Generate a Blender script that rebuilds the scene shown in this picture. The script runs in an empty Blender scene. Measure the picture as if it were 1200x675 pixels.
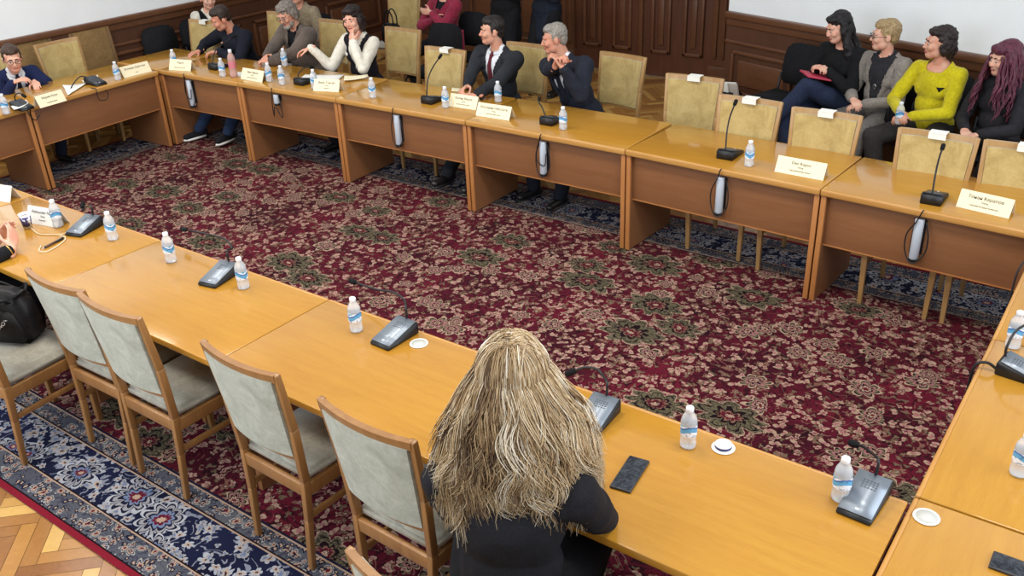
import bpy, bmesh, math, random
import numpy as np
from mathutils import Vector, Matrix, Quaternion, noise
from mathutils.bvhtree import BVHTree
PI = math.pi; DBG = False
random.seed(7)
SC = bpy.context.scene
COL = SC.collection
V3 = Vector

# ------------------------------------------------------------------ camera
CAMH, CF = 2.7975, 1072.3
def cam_axes(yaw=-.645, pitch=.4754, roll=.0436):
    f = V3((math.sin(yaw)*math.cos(pitch), math.cos(yaw)*math.cos(pitch), -math.sin(pitch)))
    r = V3((math.cos(yaw), -math.sin(yaw), 0)); d = f.cross(r)
    c, s = math.cos(roll), math.sin(roll)
    return c*r+s*d, -s*r+c*d, f
CR, CD, CFW = cam_axes()
CO = V3((0, 0, CAMH))
def ray(u, v): return CR*((u-600)/CF)+CD*((v-337.5)/CF)+CFW
def at(u, v, z=0.75):
    """the place on the level z that the photograph shows at (u, v)"""
    D = ray(u, v); return CO+D*((z-CAMH)/D.z)
def at_y(u, v, y): D = ray(u, v); return CO+D*(y/D.y)
def at_x(u, v, x): D = ray(u, v); return CO+D*(x/D.x)
cd = bpy.data.cameras.new('camera'); cam = bpy.data.objects.new('camera', cd); COL.objects.link(cam)
M = Matrix((CR, -CD, -CFW)).transposed().to_4x4(); M.translation = CO
cam.matrix_world = M
cd.sensor_width = 36; cd.lens = CF/1200*36; cd.clip_start = .05
SC.camera = cam

# ------------------------------------------------------------------ materials
class NT:
    """short-hand for building node materials"""
    def __init__(s, name):
        s.m = bpy.data.materials.new(name); s.m.use_nodes = True
        s.t = s.m.node_tree; s.n = s.t.nodes; s.l = s.t.links
        s.b = s.n['Principled BSDF']
    def node(s, typ, **kw):
        n = s.n.new(typ)
        for k, v in kw.items(): setattr(n, k, v)
        return n
    def set(s, sock, v):
        if isinstance(v, bpy.types.NodeSocket): s.l.new(v, sock)
        elif v is not None:
            if isinstance(v, (tuple, list)) and len(v) == 3 and sock.type == 'RGBA': v = (*v, 1)
            sock.default_value = v
    def math(s, op, a, b=None, c=None):
        n = s.node('ShaderNodeMath', operation=op)
        s.set(n.inputs[0], a); s.set(n.inputs[1], b)
        if c is not None: s.set(n.inputs[2], c)
        return n.outputs[0]
    def vmath(s, op, a, b=None):
        n = s.node('ShaderNodeVectorMath', operation=op)
        s.set(n.inputs[0], a); s.set(n.inputs[1], b)
        return n.outputs['Value'] if op in ('LENGTH', 'DOT_PRODUCT') else n.outputs[0]
    def mix(s, f, a, b):
        n = s.node('ShaderNodeMix', data_type='RGBA')
        s.set(n.inputs[0], f); s.set(n.inputs[6], a); s.set(n.inputs[7], b)
        return n.outputs[2]
    def ramp(s, f, stops, const=False):
        n = s.node('ShaderNodeValToRGB'); cr = n.color_ramp
        if const: cr.interpolation = 'CONSTANT'
        while len(cr.elements) < len(stops): cr.elements.new(.5)
        for e, (p, c) in zip(cr.elements, stops): e.position = p; e.color = (*c, 1)
        s.set(n.inputs[0], f); return n.outputs[0]
    def coord(s, kind='Object'): return s.node('ShaderNodeTexCoord').outputs[kind]
    def mapping(s, v, scale=(1, 1, 1), rot=(0, 0, 0), loc=(0, 0, 0)):
        n = s.node('ShaderNodeMapping'); s.l.new(v, n.inputs[0])
        n.inputs[1].default_value = loc; n.inputs[2].default_value = rot; n.inputs[3].default_value = scale
        return n.outputs[0]
    def noise(s, v, scale, detail=2, rough=.5, dist=0):
        n = s.node('ShaderNodeTexNoise'); s.l.new(v, n.inputs['Vector'])
        n.inputs['Scale'].default_value = scale; n.inputs['Detail'].default_value = detail
        n.inputs['Roughness'].default_value = rough; n.inputs['Distortion'].default_value = dist
        return n.outputs
    def sep(s, v):
        n = s.node('ShaderNodeSeparateXYZ'); s.l.new(v, n.inputs[0]); return n.outputs
    def comb(s, x, y, z=0.):
        n = s.node('ShaderNodeCombineXYZ')
        for i, q in enumerate((x, y, z)): s.set(n.inputs[i], q)
        return n.outputs[0]
    def P(s, **kw):
        names = dict(col='Base Color', rough='Roughness', metal='Metallic', spec='Specular IOR Level', trans='Transmission Weight', ior='IOR',
                     coat='Coat Weight', coatr='Coat Roughness', sheen='Sheen Weight', alpha='Alpha', sss='Subsurface Weight', emit='Emission Color', es='Emission Strength')
        for k, v in kw.items(): s.set(s.b.inputs[names[k]], v)
        return s.m
    def bump(s, h, strength=.2, dist=.01):
        n = s.node('ShaderNodeBump'); s.l.new(h, n.inputs['Height'])
        n.inputs['Strength'].default_value = strength; n.inputs['Distance'].default_value = dist
        s.l.new(n.outputs[0], s.b.inputs['Normal'])

def srgb(r, g, b):
    f = lambda c: (c/12.92 if c <= .04045 else ((c+.055)/1.055)**2.4)
    return (f(r/255), f(g/255), f(b/255))
_mc = {}
def plain(name, c, rough=.5, metal=0., **kw):
    if name in _mc: return _mc[name]
    t = NT(name); _mc[name] = t.P(col=srgb(*c), rough=rough, metal=metal, **kw); return _mc[name]
def cloth(name, c, c2=None, scale=40, rough=.9, sheen=.25, bump=.15):
    """woven or knitted cloth with slight colour variation"""
    if name in _mc: return _mc[name]
    t = NT(name); v = t.coord()
    a = srgb(*c); b = srgb(*(c2 or tuple(int(x*.8) for x in c)))
    n = t.noise(v, scale, 3, .6); n2 = t.noise(v, 5, 2)
    f = t.math('MULTIPLY', t.math('ADD', n[0], n2[0]), .5)
    col = t.ramp(f, [(.38, b), (.62, a)])
    t.P(col=col, rough=rough, sheen=sheen*(0. if max(c) < 90 else .5), spec=.25); t.bump(t.noise(v, scale*5, 2)[0], bump, .004)
    _mc[name] = t.m; return t.m
def wood(name, c1, c2, rough=.3, grain=(1.2, 14, 14), coat=0., figure=.5, spec=.5):
    if name in _mc: return _mc[name]
    t = NT(name); v = t.coord()
    oi = t.node('ShaderNodeObjectInfo').outputs['Random']
    v = t.vmath('ADD', v, t.comb(t.math('MULTIPLY', oi, 37.), t.math('MULTIPLY', oi, 11.), 0.))
    m = t.mapping(v, grain)
    n = t.noise(m, 2.2, 6, .62, .6); n2 = t.noise(t.mapping(v, tuple(g*6 for g in grain)), 3, 3, .6); n3 = t.noise(v, 1.1, 2)
    f = t.math('ADD', t.math('MULTIPLY', n[0], figure), t.math('MULTIPLY', n2[0], .25))
    f = t.math('ADD', f, t.math('MULTIPLY', n3[0], .3))
    col = t.ramp(f, [(.32, srgb(*c2)), (.75, srgb(*c1))])
    t.P(col=col, rough=rough, coat=coat, coatr=.08, spec=spec); t.bump(n2[0], .04, .002)
    _mc[name] = t.m; return t.m

M_TOP = wood('table top veneer', (198, 148, 56), (172, 118, 36), .15, coat=.35, figure=.4)
M_PANEL = wood('table panel veneer', (148, 101, 66), (128, 82, 50), .36, figure=.55)
M_EDGE = wood('table edge band', (205, 155, 84), (180, 124, 60), .35)
M_EDGE2 = wood('panel edge band', (196, 134, 78), (168, 106, 56), .4, grain=(14, 14, 1.2))
M_OAK = wood('chair oak', (168, 122, 72), (128, 86, 46), .38, grain=(12, 12, 1.6), coat=.15)
M_OAKF = wood('chair pale oak', (190, 152, 100), (156, 116, 68), .38, grain=(12, 12, 1.6), coat=.15)
M_WAINS = wood('wainscot walnut', (92, 58, 40), (66, 39, 27), .42, grain=(10, 10, 1.2), figure=.6)
M_DOOR = wood('door walnut', (104, 62, 42), (76, 43, 29), .4, grain=(10, 10, 1.2), figure=.6)
M_MOULD = wood('moulding walnut', (118, 76, 50), (88, 54, 35), .36, grain=(1.2, 10, 10))
M_BROWNCH = wood('brown chair wood', (138, 104, 66), (108, 78, 48), .45, grain=(10, 10, 1.5))
M_BLACK = plain('black plastic', (22, 22, 25), .45)
M_BLACKR = plain('black rubber cable', (18, 18, 20), .55)
M_FOAM = cloth('black mic foam', (26, 26, 28), (14, 14, 15), 200)
M_GREY = plain('grey metal plate', (140, 148, 158), .38, .55)
M_TUBE = plain('pale grey tube', (196, 204, 214), .35, .1)
M_WHITE = plain('white paper', (240, 238, 230), .8)
M_CREAM = plain('cream card', (243, 231, 196), .75)
M_INK = plain('dark ink', (40, 36, 34), .8)
M_CAP = plain('white cap', (240, 244, 250), .4)
M_STEEL = plain('steel', (190, 190, 195), .25, 1.)
M_GOLD = plain('gilt metal', (200, 160, 90), .3, 1.)
M_CHROME = plain('dark chrome', (80, 80, 85), .25, .9)

def velvet(name, a, b):
    t = NT(name); v = t.coord()
    n = t.noise(v, 9, 4, .6, .8); n2 = t.noise(v, 60, 3)
    f = t.math('ADD', t.math('MULTIPLY', n[0], .75), t.math('MULTIPLY', n2[0], .25))
    t.P(col=t.ramp(f, [(.36, srgb(*b)), (.64, srgb(*a))]), rough=.85, sheen=.25, spec=.3); t.bump(n2[0], .15, .004); return t.m
M_VELB = velvet('pale grey green velvet', (184, 188, 176), (152, 156, 142))
M_VELF = velvet('golden beige velvet', (198, 174, 116), (174, 148, 92))
M_VELS = velvet('grey beige seat velvet', (176, 172, 158), (146, 140, 126))

# ------------------------------------------------------------------ mesh helpers
class MB:
    """collects shapes and links them as one mesh object"""
    def __init__(s): s.bm = bmesh.new()
    def _add(s, verts, faces, mi=0, smooth=False):
        vs = [s.bm.verts.new(v) for v in verts]; out = []
        for f in faces:
            try: q = s.bm.faces.new([vs[i] for i in f]); q.material_index = mi; q.smooth = smooth; out.append(q)
            except ValueError: pass
        return vs
    def box(s, lo, hi, bev=0., mat=None, mi=0):
        bm2 = bmesh.new(); bmesh.ops.create_cube(bm2, size=1)
        sx, sy, sz = (hi[i]-lo[i] for i in range(3))
        for v in bm2.verts: v.co = V3(((v.co.x+.5)*sx+lo[0], (v.co.y+.5)*sy+lo[1], (v.co.z+.5)*sz+lo[2]))
        if bev > 0: bmesh.ops.bevel(bm2, geom=bm2.edges[:], offset=bev, segments=2, affect='EDGES', profile=.6)
        return s.merge(bm2, mat, mi, bev > 0)
    def merge(s, bm2, mat=None, mi=0, smooth=False):
        if mat is not None: bm2.transform(mat)
        idx = {}
        for v in bm2.verts: idx[v] = s.bm.verts.new(v.co)
        for f in bm2.faces:
            try: q = s.bm.faces.new([idx[v] for v in f.verts]); q.material_index = mi; q.smooth = smooth
            except ValueError: pass
        bm2.free(); return s
    def bar(s, a, b, w, h, up=(0, 0, 1), bev=.003, w2=None, h2=None, mi=0):
        """a rectangular bar from a to b, w across and h along `up`"""
        a, b = V3(a), V3(b); d = (b-a).normalized(); u = V3(up); sd = d.cross(u).normalized(); u = sd.cross(d)
        w2 = w if w2 is None else w2; h2 = h if h2 is None else h2
        bm2 = bmesh.new(); vs = []
        for p, ww, hh in ((a, w, h), (b, w2, h2)):
            for i, j in ((-1, -1), (1, -1), (1, 1), (-1, 1)): vs.append(bm2.verts.new(p+sd*(i*ww/2)+u*(j*hh/2)))
        for f in ((3, 2, 1, 0), (4, 5, 6, 7), (0, 1, 5, 4), (1, 2, 6, 5), (2, 3, 7, 6), (3, 0, 4, 7)): bm2.faces.new([vs[i] for i in f])
        if bev > 0: bmesh.ops.bevel(bm2, geom=bm2.edges[:], offset=bev, segments=2, affect='EDGES', profile=.6)
        return s.merge(bm2, None, mi, bev > 0)
    def tube(s, pts, r, n=10, caps=True, mi=0, flat=1., side=None):
        """a tube through pts; r a number or a list"""
        pts = [V3(p) for p in pts]; rs = r if isinstance(r, (list, tuple)) else [r]*len(pts)
        rings = []; t0 = None; u = None
        for i, p in enumerate(pts):
            t = (pts[min(i+1, len(pts)-1)]-pts[max(i-1, 0)]).normalized()
            if u is None:
                u = V3(side) if side is not None else t.orthogonal()
                u = (u-t*u.dot(t)).normalized()
            else:
                u = u-t*u.dot(t)
                u = u.normalized() if u.length > 1e-6 else t.orthogonal().normalized()
            w = t.cross(u)
            rings.append([s.bm.verts.new(p+(u*math.cos(2*PI*k/n)+w*math.sin(2*PI*k/n)*flat)*rs[i]) for k in range(n)])
        for a, b in zip(rings, rings[1:]):
            for k in range(n):
                q = s.bm.faces.new((a[k], a[(k+1) % n], b[(k+1) % n], b[k])); q.smooth = True; q.material_index = mi
        if caps:
            for rg, fl in ((rings[0], 1), (rings[-1], 0)):
                q = s.bm.faces.new(rg[::-1] if fl else rg); q.material_index = mi
        return s
    def cap(s, p0, p1, r0, r1=None, flat=1., side=None, n=14, mi=0):
        """a tapered capsule with round ends"""
        r1 = r0 if r1 is None else r1; p0, p1 = V3(p0), V3(p1); d = p1-p0
        if d.length < 1e-6: d = V3((0, 0, 1e-4)); p1 = p0+d
        dn = d.normalized(); pts = []; rs = []
        for k in range(5):
            a = PI/2*(1-k/4); pts.append(p0-dn*(r0*math.sin(a))); rs.append(max(r0*math.cos(a), r0*.02))
        for k in range(5):
            a = PI/2*k/4; pts.append(p1+dn*(r1*math.sin(a))); rs.append(max(r1*math.cos(a), r1*.02))
        return s.tube(pts, rs, n, True, mi, flat, side)
    def ell(s, c, r, R=None, n=18, mi=0):
        bm2 = bmesh.new(); bmesh.ops.create_uvsphere(bm2, u_segments=n, v_segments=max(8, n*2//3), radius=1)
        m = Matrix.Diagonal((*((r, r, r) if isinstance(r, (int, float)) else r), 1))
        if R is not None: m = R.to_4x4() @ m
        m = Matrix.Translation(V3(c)) @ m
        return s.merge(bm2, m, mi, True)
    def lathe(s, prof, n=24, loc=(0, 0, 0), mi=0, mat=None):
        """revolves (r, z) points about the z axis"""
        rings = []
        for r, z in prof:
            ring = []
            for k in range(n if r > 1e-6 else 1):
                p = V3((r*math.cos(2*PI*k/n), r*math.sin(2*PI*k/n), z))+V3(loc)
                ring.append(s.bm.verts.new(mat @ p if mat is not None else p))
            rings.append(ring)
        for a, b in zip(rings, rings[1:]):
            for k in range(n):
                f = []
                if len(a) == 1 and len(b) == 1: continue
                if len(a) == 1: f = (a[0], b[(k+1) % n], b[k])
                elif len(b) == 1: f = (a[k], a[(k+1) % n], b[0])
                else: f = (a[k], a[(k+1) % n], b[(k+1) % n], b[k])
                try: q = s.bm.faces.new(f); q.smooth = True; q.material_index = mi
                except ValueError: pass
        return s
    def prism(s, poly, depth, mat=None, bev=0., mi=0):
        """a polygon in xy pulled along z"""
        bm2 = bmesh.new(); a = [bm2.verts.new((x, y, 0)) for x, y in poly]; b = [bm2.verts.new((x, y, depth)) for x, y in poly]
        n = len(poly); bm2.faces.new(a[::-1]); bm2.faces.new(b)
        for k in range(n): bm2.faces.new((a[k], a[(k+1) % n], b[(k+1) % n], b[k]))
        bmesh.ops.recalc_face_normals(bm2, faces=bm2.faces[:])
        if bev > 0: bmesh.ops.bevel(bm2, geom=bm2.edges[:], offset=bev, segments=2, affect='EDGES')
        return s.merge(bm2, mat, mi, bev > 0)
    def build(s, name, mat, parent=None, recalc=True):
        if recalc: bmesh.ops.recalc_face_normals(s.bm, faces=s.bm.faces[:])
        me = bpy.data.meshes.new(name); s.bm.to_mesh(me); s.bm.free()
        for m in (mat if isinstance(mat, (list, tuple)) else [mat]): me.materials.append(m)
        return link(name, me, parent)
def link(name, me, parent=None):
    o = bpy.data.objects.new(name, me); COL.objects.link(o)
    if parent is not None: o.parent = parent
    return o
def tag(o, label=None, cat=None, group=None, kind=None):
    for k, v in (('label', label), ('category', cat), ('group', group), ('kind', kind)):
        if v: o[k] = v
    return o
def empty(name, loc=(0, 0, 0), rz=0., label=None, cat=None, group=None):
    o = bpy.data.objects.new(name, None); COL.objects.link(o); o.location = loc; o.rotation_euler = (0, 0, rz); o.empty_display_size = .1
    return tag(o, label, cat, group)
KIDS = {}
def copy_tree(o, parent=None):
    c = o.copy(); COL.objects.link(c)
    if parent is not None: c.parent = parent
    for ch in [x for x in COL.objects if x.parent == o]: copy_tree(ch, c)
    return c
def place(o, loc, rz=0., label=None, group=None, cat=None):
    o.location = loc; o.rotation_euler = (0, 0, rz)
    return tag(o, label, cat, group)
# ------------------------------------------------------------------ the setting
def struct(name, mb, mat, **k):
    return tag(mb.build(name, mat, **k), kind='structure')

# floor: herringbone parquet, one mesh, every block its own tone
def parquet():
    t = NT('oak parquet')
    a = t.node('ShaderNodeAttribute', attribute_name='tone'); v = t.coord()
    n = t.noise(v, 30, 4, .6, 1.)
    f = t.math('ADD', t.math('MULTIPLY', a.outputs['Fac'], .75), t.math('MULTIPLY', n[0], .3))
    t.P(col=t.ramp(f, [(.1, srgb(128, 78, 38)), (.55, srgb(176, 124, 62)), (.95, srgb(206, 164, 92))]), rough=.28, coat=.2)
    bm = bmesh.new(); lay = bm.faces.layers.float.new('tone'); rnd = random.Random(3)
    L, W, g, ca = .36, .072, .0012, math.cos(PI/4)
    def block(cx, cy, ang):
        c, s = math.cos(ang), math.sin(ang); vs = []
        for i, j in ((-1, -1), (1, -1), (1, 1), (-1, 1)):
            x, y = i*(L/2-g), j*(W/2-g); vs.append(bm.verts.new((cx+c*x-s*y, cy+s*x+c*y, 0)))
        f = bm.faces.new(vs); f[lay] = rnd.random()
    # herringbone laid at 45 degrees to the walls
    x0, x1, y0, y1 = -9.7, 3.4, -1.5, 10.6
    for i in range(-220, 220):
        for j in range(-60, 60):
            ox, oy = i*W+j*L, i*W-j*L
            for cx, cy, an in ((ox+L/2, oy+W/2, 0), (ox+W/2, oy+W+L/2, PI/2)):
                X = (cx-cy)*ca-3.5; Y = (cx+cy)*ca+4.5
                if x0 < X < x1 and y0 < Y < y1 and not (-8.3 < X < 1.9 and 1.7 < Y < 5.6): block(X, Y, an+PI/4)
    me = bpy.data.meshes.new('floor'); bm.to_mesh(me); bm.free()
    at_ = me.attributes.get('tone'); me.materials.append(t.m)
    o = link('floor', me); tag(o, kind='structure'); return o
parquet()
sub = MB(); sub.box((-9.9, -1.8, -.08), (3.6, 10.8, -.002)); struct('floor_screed', sub, plain('dark joint', (92, 60, 32), .6))

def wall_mat():
    t = NT('white wall paint'); v = t.coord(); n = t.noise(v, 3, 3)
    t.P(col=t.ramp(n[0], [(.3, srgb(238, 241, 242)), (.7, srgb(243, 246, 247))]), rough=.9); return t.m
M_WALL = wall_mat()

def panelled_wall(side, a, b, top, thick=.12, npan=4, hgt=4.6, inset=None):
    """a wall from a to b (its face on the left of a>b seen from above): plaster above a panelled wainscot"""
    a, b = V3((*a, 0)), V3((*b, 0)); d = (b-a); L = d.length; d.normalize(); n = V3((-d.y, d.x, 0))
    Mx = Matrix((d, n, V3((0, 0, 1)))).transposed().to_4x4(); Mx.translation = a
    def done(name, mb, mat): mb.bm.transform(Mx); return struct(name, mb, mat)
    w = MB(); w.box((0, -thick, top-.02), (L, 0, hgt)); done('wall_'+side, w, M_WALL)
    w = MB(); w.box((0, -thick, 0), (L, .012, top-.06)); done('wall_panelling_'+side, w, M_WAINS)
    m = MB(); m.box((0, -.01, top-.06), (L, .06, top), .012); m.box((0, -.01, top-.13), (L, .028, top-.06), .008); m.box((0, -.01, top-.30), (L, .03, top-.27), .008)
    done('trim_'+side, m, M_MOULD)
    bb = MB(); bb.box((0, -.01, 0), (L, .03, .16), .008); done('baseboard_'+side, bb, M_MOULD)
    pw = L/npan
    fr = MB()
    for i in range(npan):
        x0, x1 = i*pw+.09, (i+1)*pw-.09; z0, z1 = .25, top-.36
        for (p, q) in (((x0, z0), (x1, z0+.035)), ((x0, z1-.035), (x1, z1)), ((x0, z0), (x0+.035, z1)), ((x1-.035, z0), (x1, z1))):
            fr.box((p[0], 0, p[1]), (q[0], .035, q[1]), .008)
        fr.box((x0+.09, 0, z0+.09), (x1-.09, .024, z1-.09), .012)
    done('trim_panels_'+side, fr, M_MOULD)
W_TOP = 1.04
WA, WB = V3((-3.70, 8.62)), V3((-.0, 7.36))      # the ladies' wall, slightly askew to the tables
panelled_wall('right', (1.6, 6.82), (WA.x, WA.y), W_TOP, npan=6)
LX = -9.35
FY = 9.70
panelled_wall('left', (LX, FY), (LX, -1.2), W_TOP+.02, npan=9)
# the far wall: dark panelling and a pair of doors standing back in a recess
panelled_wall('far', (-6.36, FY), (LX, FY), 2.4, npan=4)
rb = MB(); rb.box((-3.70, 8.63, 0), (-3.58, FY+.1, 4.6)); struct('wall_return', rb, M_WAINS)
def pilaster(x0, x1, y, name):
    m = MB(); m.box((x0, y-.10, 0), (x1, y+.05, 3.4), .01); m.box((x0-.02, y-.13, 0), (x1+.02, y, .22), .01)
    for k in range(3):
        x = x0+(x1-x0)*(k+.5)/3; m.box((x-.022, y-.118, .3), (x+.022, y-.09, 3.2), .008)
    struct(name, m, M_MOULD)
pilaster(-4.30, -4.02, FY, 'trim_1'); pilaster(-6.36, -6.12, FY, 'trim_2')
wf = MB(); wf.box((-4.02, FY-.02, 0), (-3.58, FY+.1, 4.6)); struct('wall_far_jamb', wf, M_WAINS)
wf = MB(); wf.box((-6.36, FY, 2.5), (-3.58, FY+.1, 4.6)); struct('wall_far_over_doors', wf, M_WAINS)
def door_leaf(i, x0, x1):
    d = empty('door_%d' % i, ((x0+x1)/2, FY, 0)); d['kind'] = 'structure'; w = (x1-x0)/2
    m = MB(); m.box((-w+.004, -.04, .01), (w-.004, .02, 2.5)); m.build('door_panel', M_DOOR, d)
    f = MB()
    for cx in (-w/2+.02, w/2-.02):
        for z0, z1 in ((.28, 1.0), (1.12, 2.3)):
            pwid = w/2-.10
            for (p, q) in (((cx-pwid, z0), (cx+pwid, z0+.04)), ((cx-pwid, z1-.04), (cx+pwid, z1)), ((cx-pwid, z0), (cx-pwid+.04, z1)), ((cx+pwid-.04, z0), (cx+pwid, z1))):
                f.box((p[0], -.07, p[1]), (q[0], -.035, q[1]), .01)
            f.box((cx-pwid+.09, -.055, z0+.09), (cx+pwid-.09, -.03, z1-.09), .012)
    f.build('door_moulding', M_MOULD, d)
    k = MB(); s = 1 if i == 1 else -1
    k.box((s*(w-.09)-.02, -.05, 1.0), (s*(w-.09)+.02, -.04, 1.2), .003); k.tube([(s*(w-.09), -.045, 1.08), (s*(w-.09), -.1, 1.08), (s*(w-.21), -.1, 1.08)], .011)
    k.build('door_handle', M_GOLD, d)
door_leaf(1, -6.12, -5.22); door_leaf(2, -5.20, -4.30)
m = MB(); m.box((-5.235, FY-.075, 0), (-5.185, FY-.03, 2.5), .008); struct('trim_3', m, M_MOULD)
m = MB(); m.lathe([(.0, 0), (.03, 0), (.03, .012), (.018, .03), (.018, .05), (.0, .055)], 16, (-5.18, FY-.34, 0)); ds = m.build('door_stop', plain('white rubber', (235, 235, 232), .5))
tag(ds, 'small white door stop on the parquet in front of the double door', 'door stop')

# ------------------------------------------------------------------ the carpet
RX0, RX1, RY0, RY1 = -8.62, 2.2, 1.325, 5.98
def rug_mat():
    t = NT('oriental carpet'); p = t.coord(); X, Y, _ = t.sep(p)[:3]
    M_ = t.math
    d = M_('MINIMUM', M_('MINIMUM', M_('SUBTRACT', X, RX0), M_('SUBTRACT', RX1, X)), M_('MINIMUM', M_('SUBTRACT', Y, RY0), M_('SUBTRACT', RY1, Y)))
    warp = t.noise(p, 9, 2)
    pw = t.vmath('ADD', p, t.vmath('MULTIPLY', t.vmath('SUBTRACT', warp[1], (.5, .5, .5)), (.085, .085, 0)))
    def step(x, e): return M_('GREATER_THAN', x, e)
    def inv(x): return M_('SUBTRACT', 1., x)
    def mul(*a):
        r = a[0]
        for b in a[1:]: r = M_('MULTIPLY', r, b)
        return r
    def rosette(scale, R, petals, sharp, keep, stops, seed=0., squash=1., rnd=.85):
        """flower heads scattered by cells: (mask, colour)"""
        v = t.mapping(pw, (scale, scale*squash, 1), loc=(seed, seed*.7, 0))
        v = t.vmath('MULTIPLY', v, (1, 1, 0))
        n = t.node('ShaderNodeTexVoronoi', voronoi_dimensions='2D'); t.l.new(v, n.inputs['Vector']); n.inputs['Scale'].default_value = 1; n.inputs['Randomness'].default_value = rnd
        q = t.vmath('SUBTRACT', v, n.outputs['Position']); cx, cy, _ = t.sep(q)[:3]
        cr, cg, cb = t.sep(n.outputs['Color'])[:3]
        r = t.vmath('LENGTH', q); ang = M_('ADD', M_('ARCTAN2', cy, cx), M_('MULTIPLY', cr, 6.28))
        wob = M_('ADD', 1-sharp, M_('MULTIPLY', M_('ABSOLUTE', M_('COSINE', M_('MULTIPLY', ang, petals/2))), sharp))
        # lengthen some along one axis
        rad = M_('MULTIPLY', wob, M_('ADD', R*.75, M_('MULTIPLY', cg, R*.5)))
        k = M_('DIVIDE', r, rad)
        mask = mul(M_('LESS_THAN', k, 1.), M_('LESS_THAN', cb, keep))
        return mask, t.ramp(k, stops, True), cr
    C = lambda *c: srgb(*c)
    cream, tan, olive, navy, wine, pink, dark, blue = C(172, 144, 124), C(128, 92, 78), C(100, 92, 72), C(26, 26, 46), C(92, 20, 38), C(160, 104, 106), C(26, 12, 18), C(104, 116, 144)
    # curling vines: bands of a noise field
    def vines(scale, w, off, det=1.5):
        n = t.noise(t.vmath('ADD', p, (off, off*.3, 0)), scale, det, .5, 1.2)[0]
        return M_('LESS_THAN', M_('ABSOLUTE', M_('SUBTRACT', M_('FRACT', M_('MULTIPLY', n, 5.)), .5)), w)
    brk = step(t.noise(p, 22, 2)[0], .47)
    nz = t.noise(p, 2.2, 3)[0]
    field = t.ramp(nz, [(.35, C(66, 16, 30)), (.65, C(98, 22, 40))])
    v1 = mul(vines(6.5, .055, 0), brk)
    col = t.mix(mul(vines(11, .13, 33), .75), field, dark)
    col = t.mix(mul(v1, .8), col, tan)
    for a in ((17.5, .34, 4, .65, .36, [(0, dark), (.25, pink), (.6, cream)], 3.1), (13.5, .31, 5, .6, .34, [(0, cream), (.3, dark), (.5, tan)], 9.7), (21., .34, 3, .75, .42, [(0, tan), (.5, olive)], 15.3), (14.5, .38, 2, .9, .5, [(0, pink), (.5, cream)], 25.3)):
        m, c, _ = rosette(a[0], a[1], a[2], a[3], a[4], a[5], a[6]); col = t.mix(mul(m, .92), col, c)
    m, c, _ = rosette(4.0, .33, 7, .5, .36, [(0, wine), (.16, cream), (.3, dark), (.45, pink), (.6, olive), (.74, dark), (.84, cream)], 5.2, 1.15); col = t.mix(m, col, c)
    m, c, rr = rosette(1.55, .30, 9, .38, .62, [(0, cream), (.12, wine), (.26, tan), (.36, dark), (.5, olive), (.72, dark), (.78, olive), (.92, cream)], 1.3, 1.5)
    inner = t.mix(t.math('MULTIPLY', vines(26, .16, 7, 2), .8), c, dark); col = t.mix(m, col, inner)
    # main border: navy with pale scrolls and palmettes
    bf = t.ramp(nz, [(.35, C(18, 20, 42)), (.65, C(28, 32, 62))])
    b = t.mix(mul(vines(9, .12, 13), brk, .95), bf, C(126, 128, 142))
    for a in ((12.5, .38, 5, .5, .72, [(0, navy), (.25, cream), (.55, C(158, 160, 168))], 4.4), (16, .36, 3, .65, .6, [(0, blue), (.5, C(150, 146, 146))], 14.)):
        m, c, _ = rosette(a[0], a[1], a[2], a[3], a[4], a[5], a[6]); b = t.mix(m, b, c)
    m, c, _ = rosette(3.4, .38, 10, .35, .6, [(0, cream), (.15, wine), (.3, blue), (.45, navy), (.6, C(146, 142, 146)), (.75, navy), (.85, C(166, 166, 172))], 8.8); b = t.mix(m, b, c)
    # guard bands: small close florets on grey blue
    gf = t.ramp(nz, [(.35, C(70, 72, 84)), (.65, C(94, 94, 98))])
    g = t.mix(mul(vines(15, .12, 21), .9), gf, C(60, 58, 74))
    m, c, _ = rosette(15, .42, 5, .45, .9, [(0, wine), (.3, cream), (.62, C(58, 60, 84)), (.8, C(160, 156, 150))], 6.1, 1., .5); g = t.mix(m, g, c)
    m, c, _ = rosette(24, .38, 4, .5, .75, [(0, cream), (.45, navy)], 16.1); g = t.mix(m, g, c)
    # bands by distance from the rug's edge
    def band(lo, hi): return mul(step(d, lo), M_('LESS_THAN', d, hi))
    out = t.mix(step(d, .535), g, col)
    out = t.mix(band(.175, .425), out, b)
    for lo, hi, c in ((.165, .172, cream), (.172, .180, dark), (.420, .428, cream), (.428, .436, dark), (.525, .533, cream), (.533, .545, navy), (.03, .038, dark), (.0, .03, C(124, 24, 40))):
        out = t.mix(band(lo, hi), out, c)
    pile = t.noise(p, 160, 2)[0]
    out2 = t.node('ShaderNodeMix', data_type='RGBA', blend_type='MULTIPLY'); t.set(out2.inputs[0], .35); t.l.new(out, out2.inputs[6]); t.l.new(t.ramp(pile, [(.3, (.55, .55, .55)), (.7, (1, 1, 1))]), out2.inputs[7])
    t.P(col=out2.outputs[2], rough=.95, sheen=0., spec=.12); t.bump(t.noise(p, 240, 2)[0], .3, .004)
    return t.m
rg = MB(); rg.box((RX0, RY0, .001), (RX1, RY1, .010), .003)
rug = rg.build('carpet', rug_mat()); tag(rug, 'large oriental carpet, wine red with flowers and a navy border', 'carpet')

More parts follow.
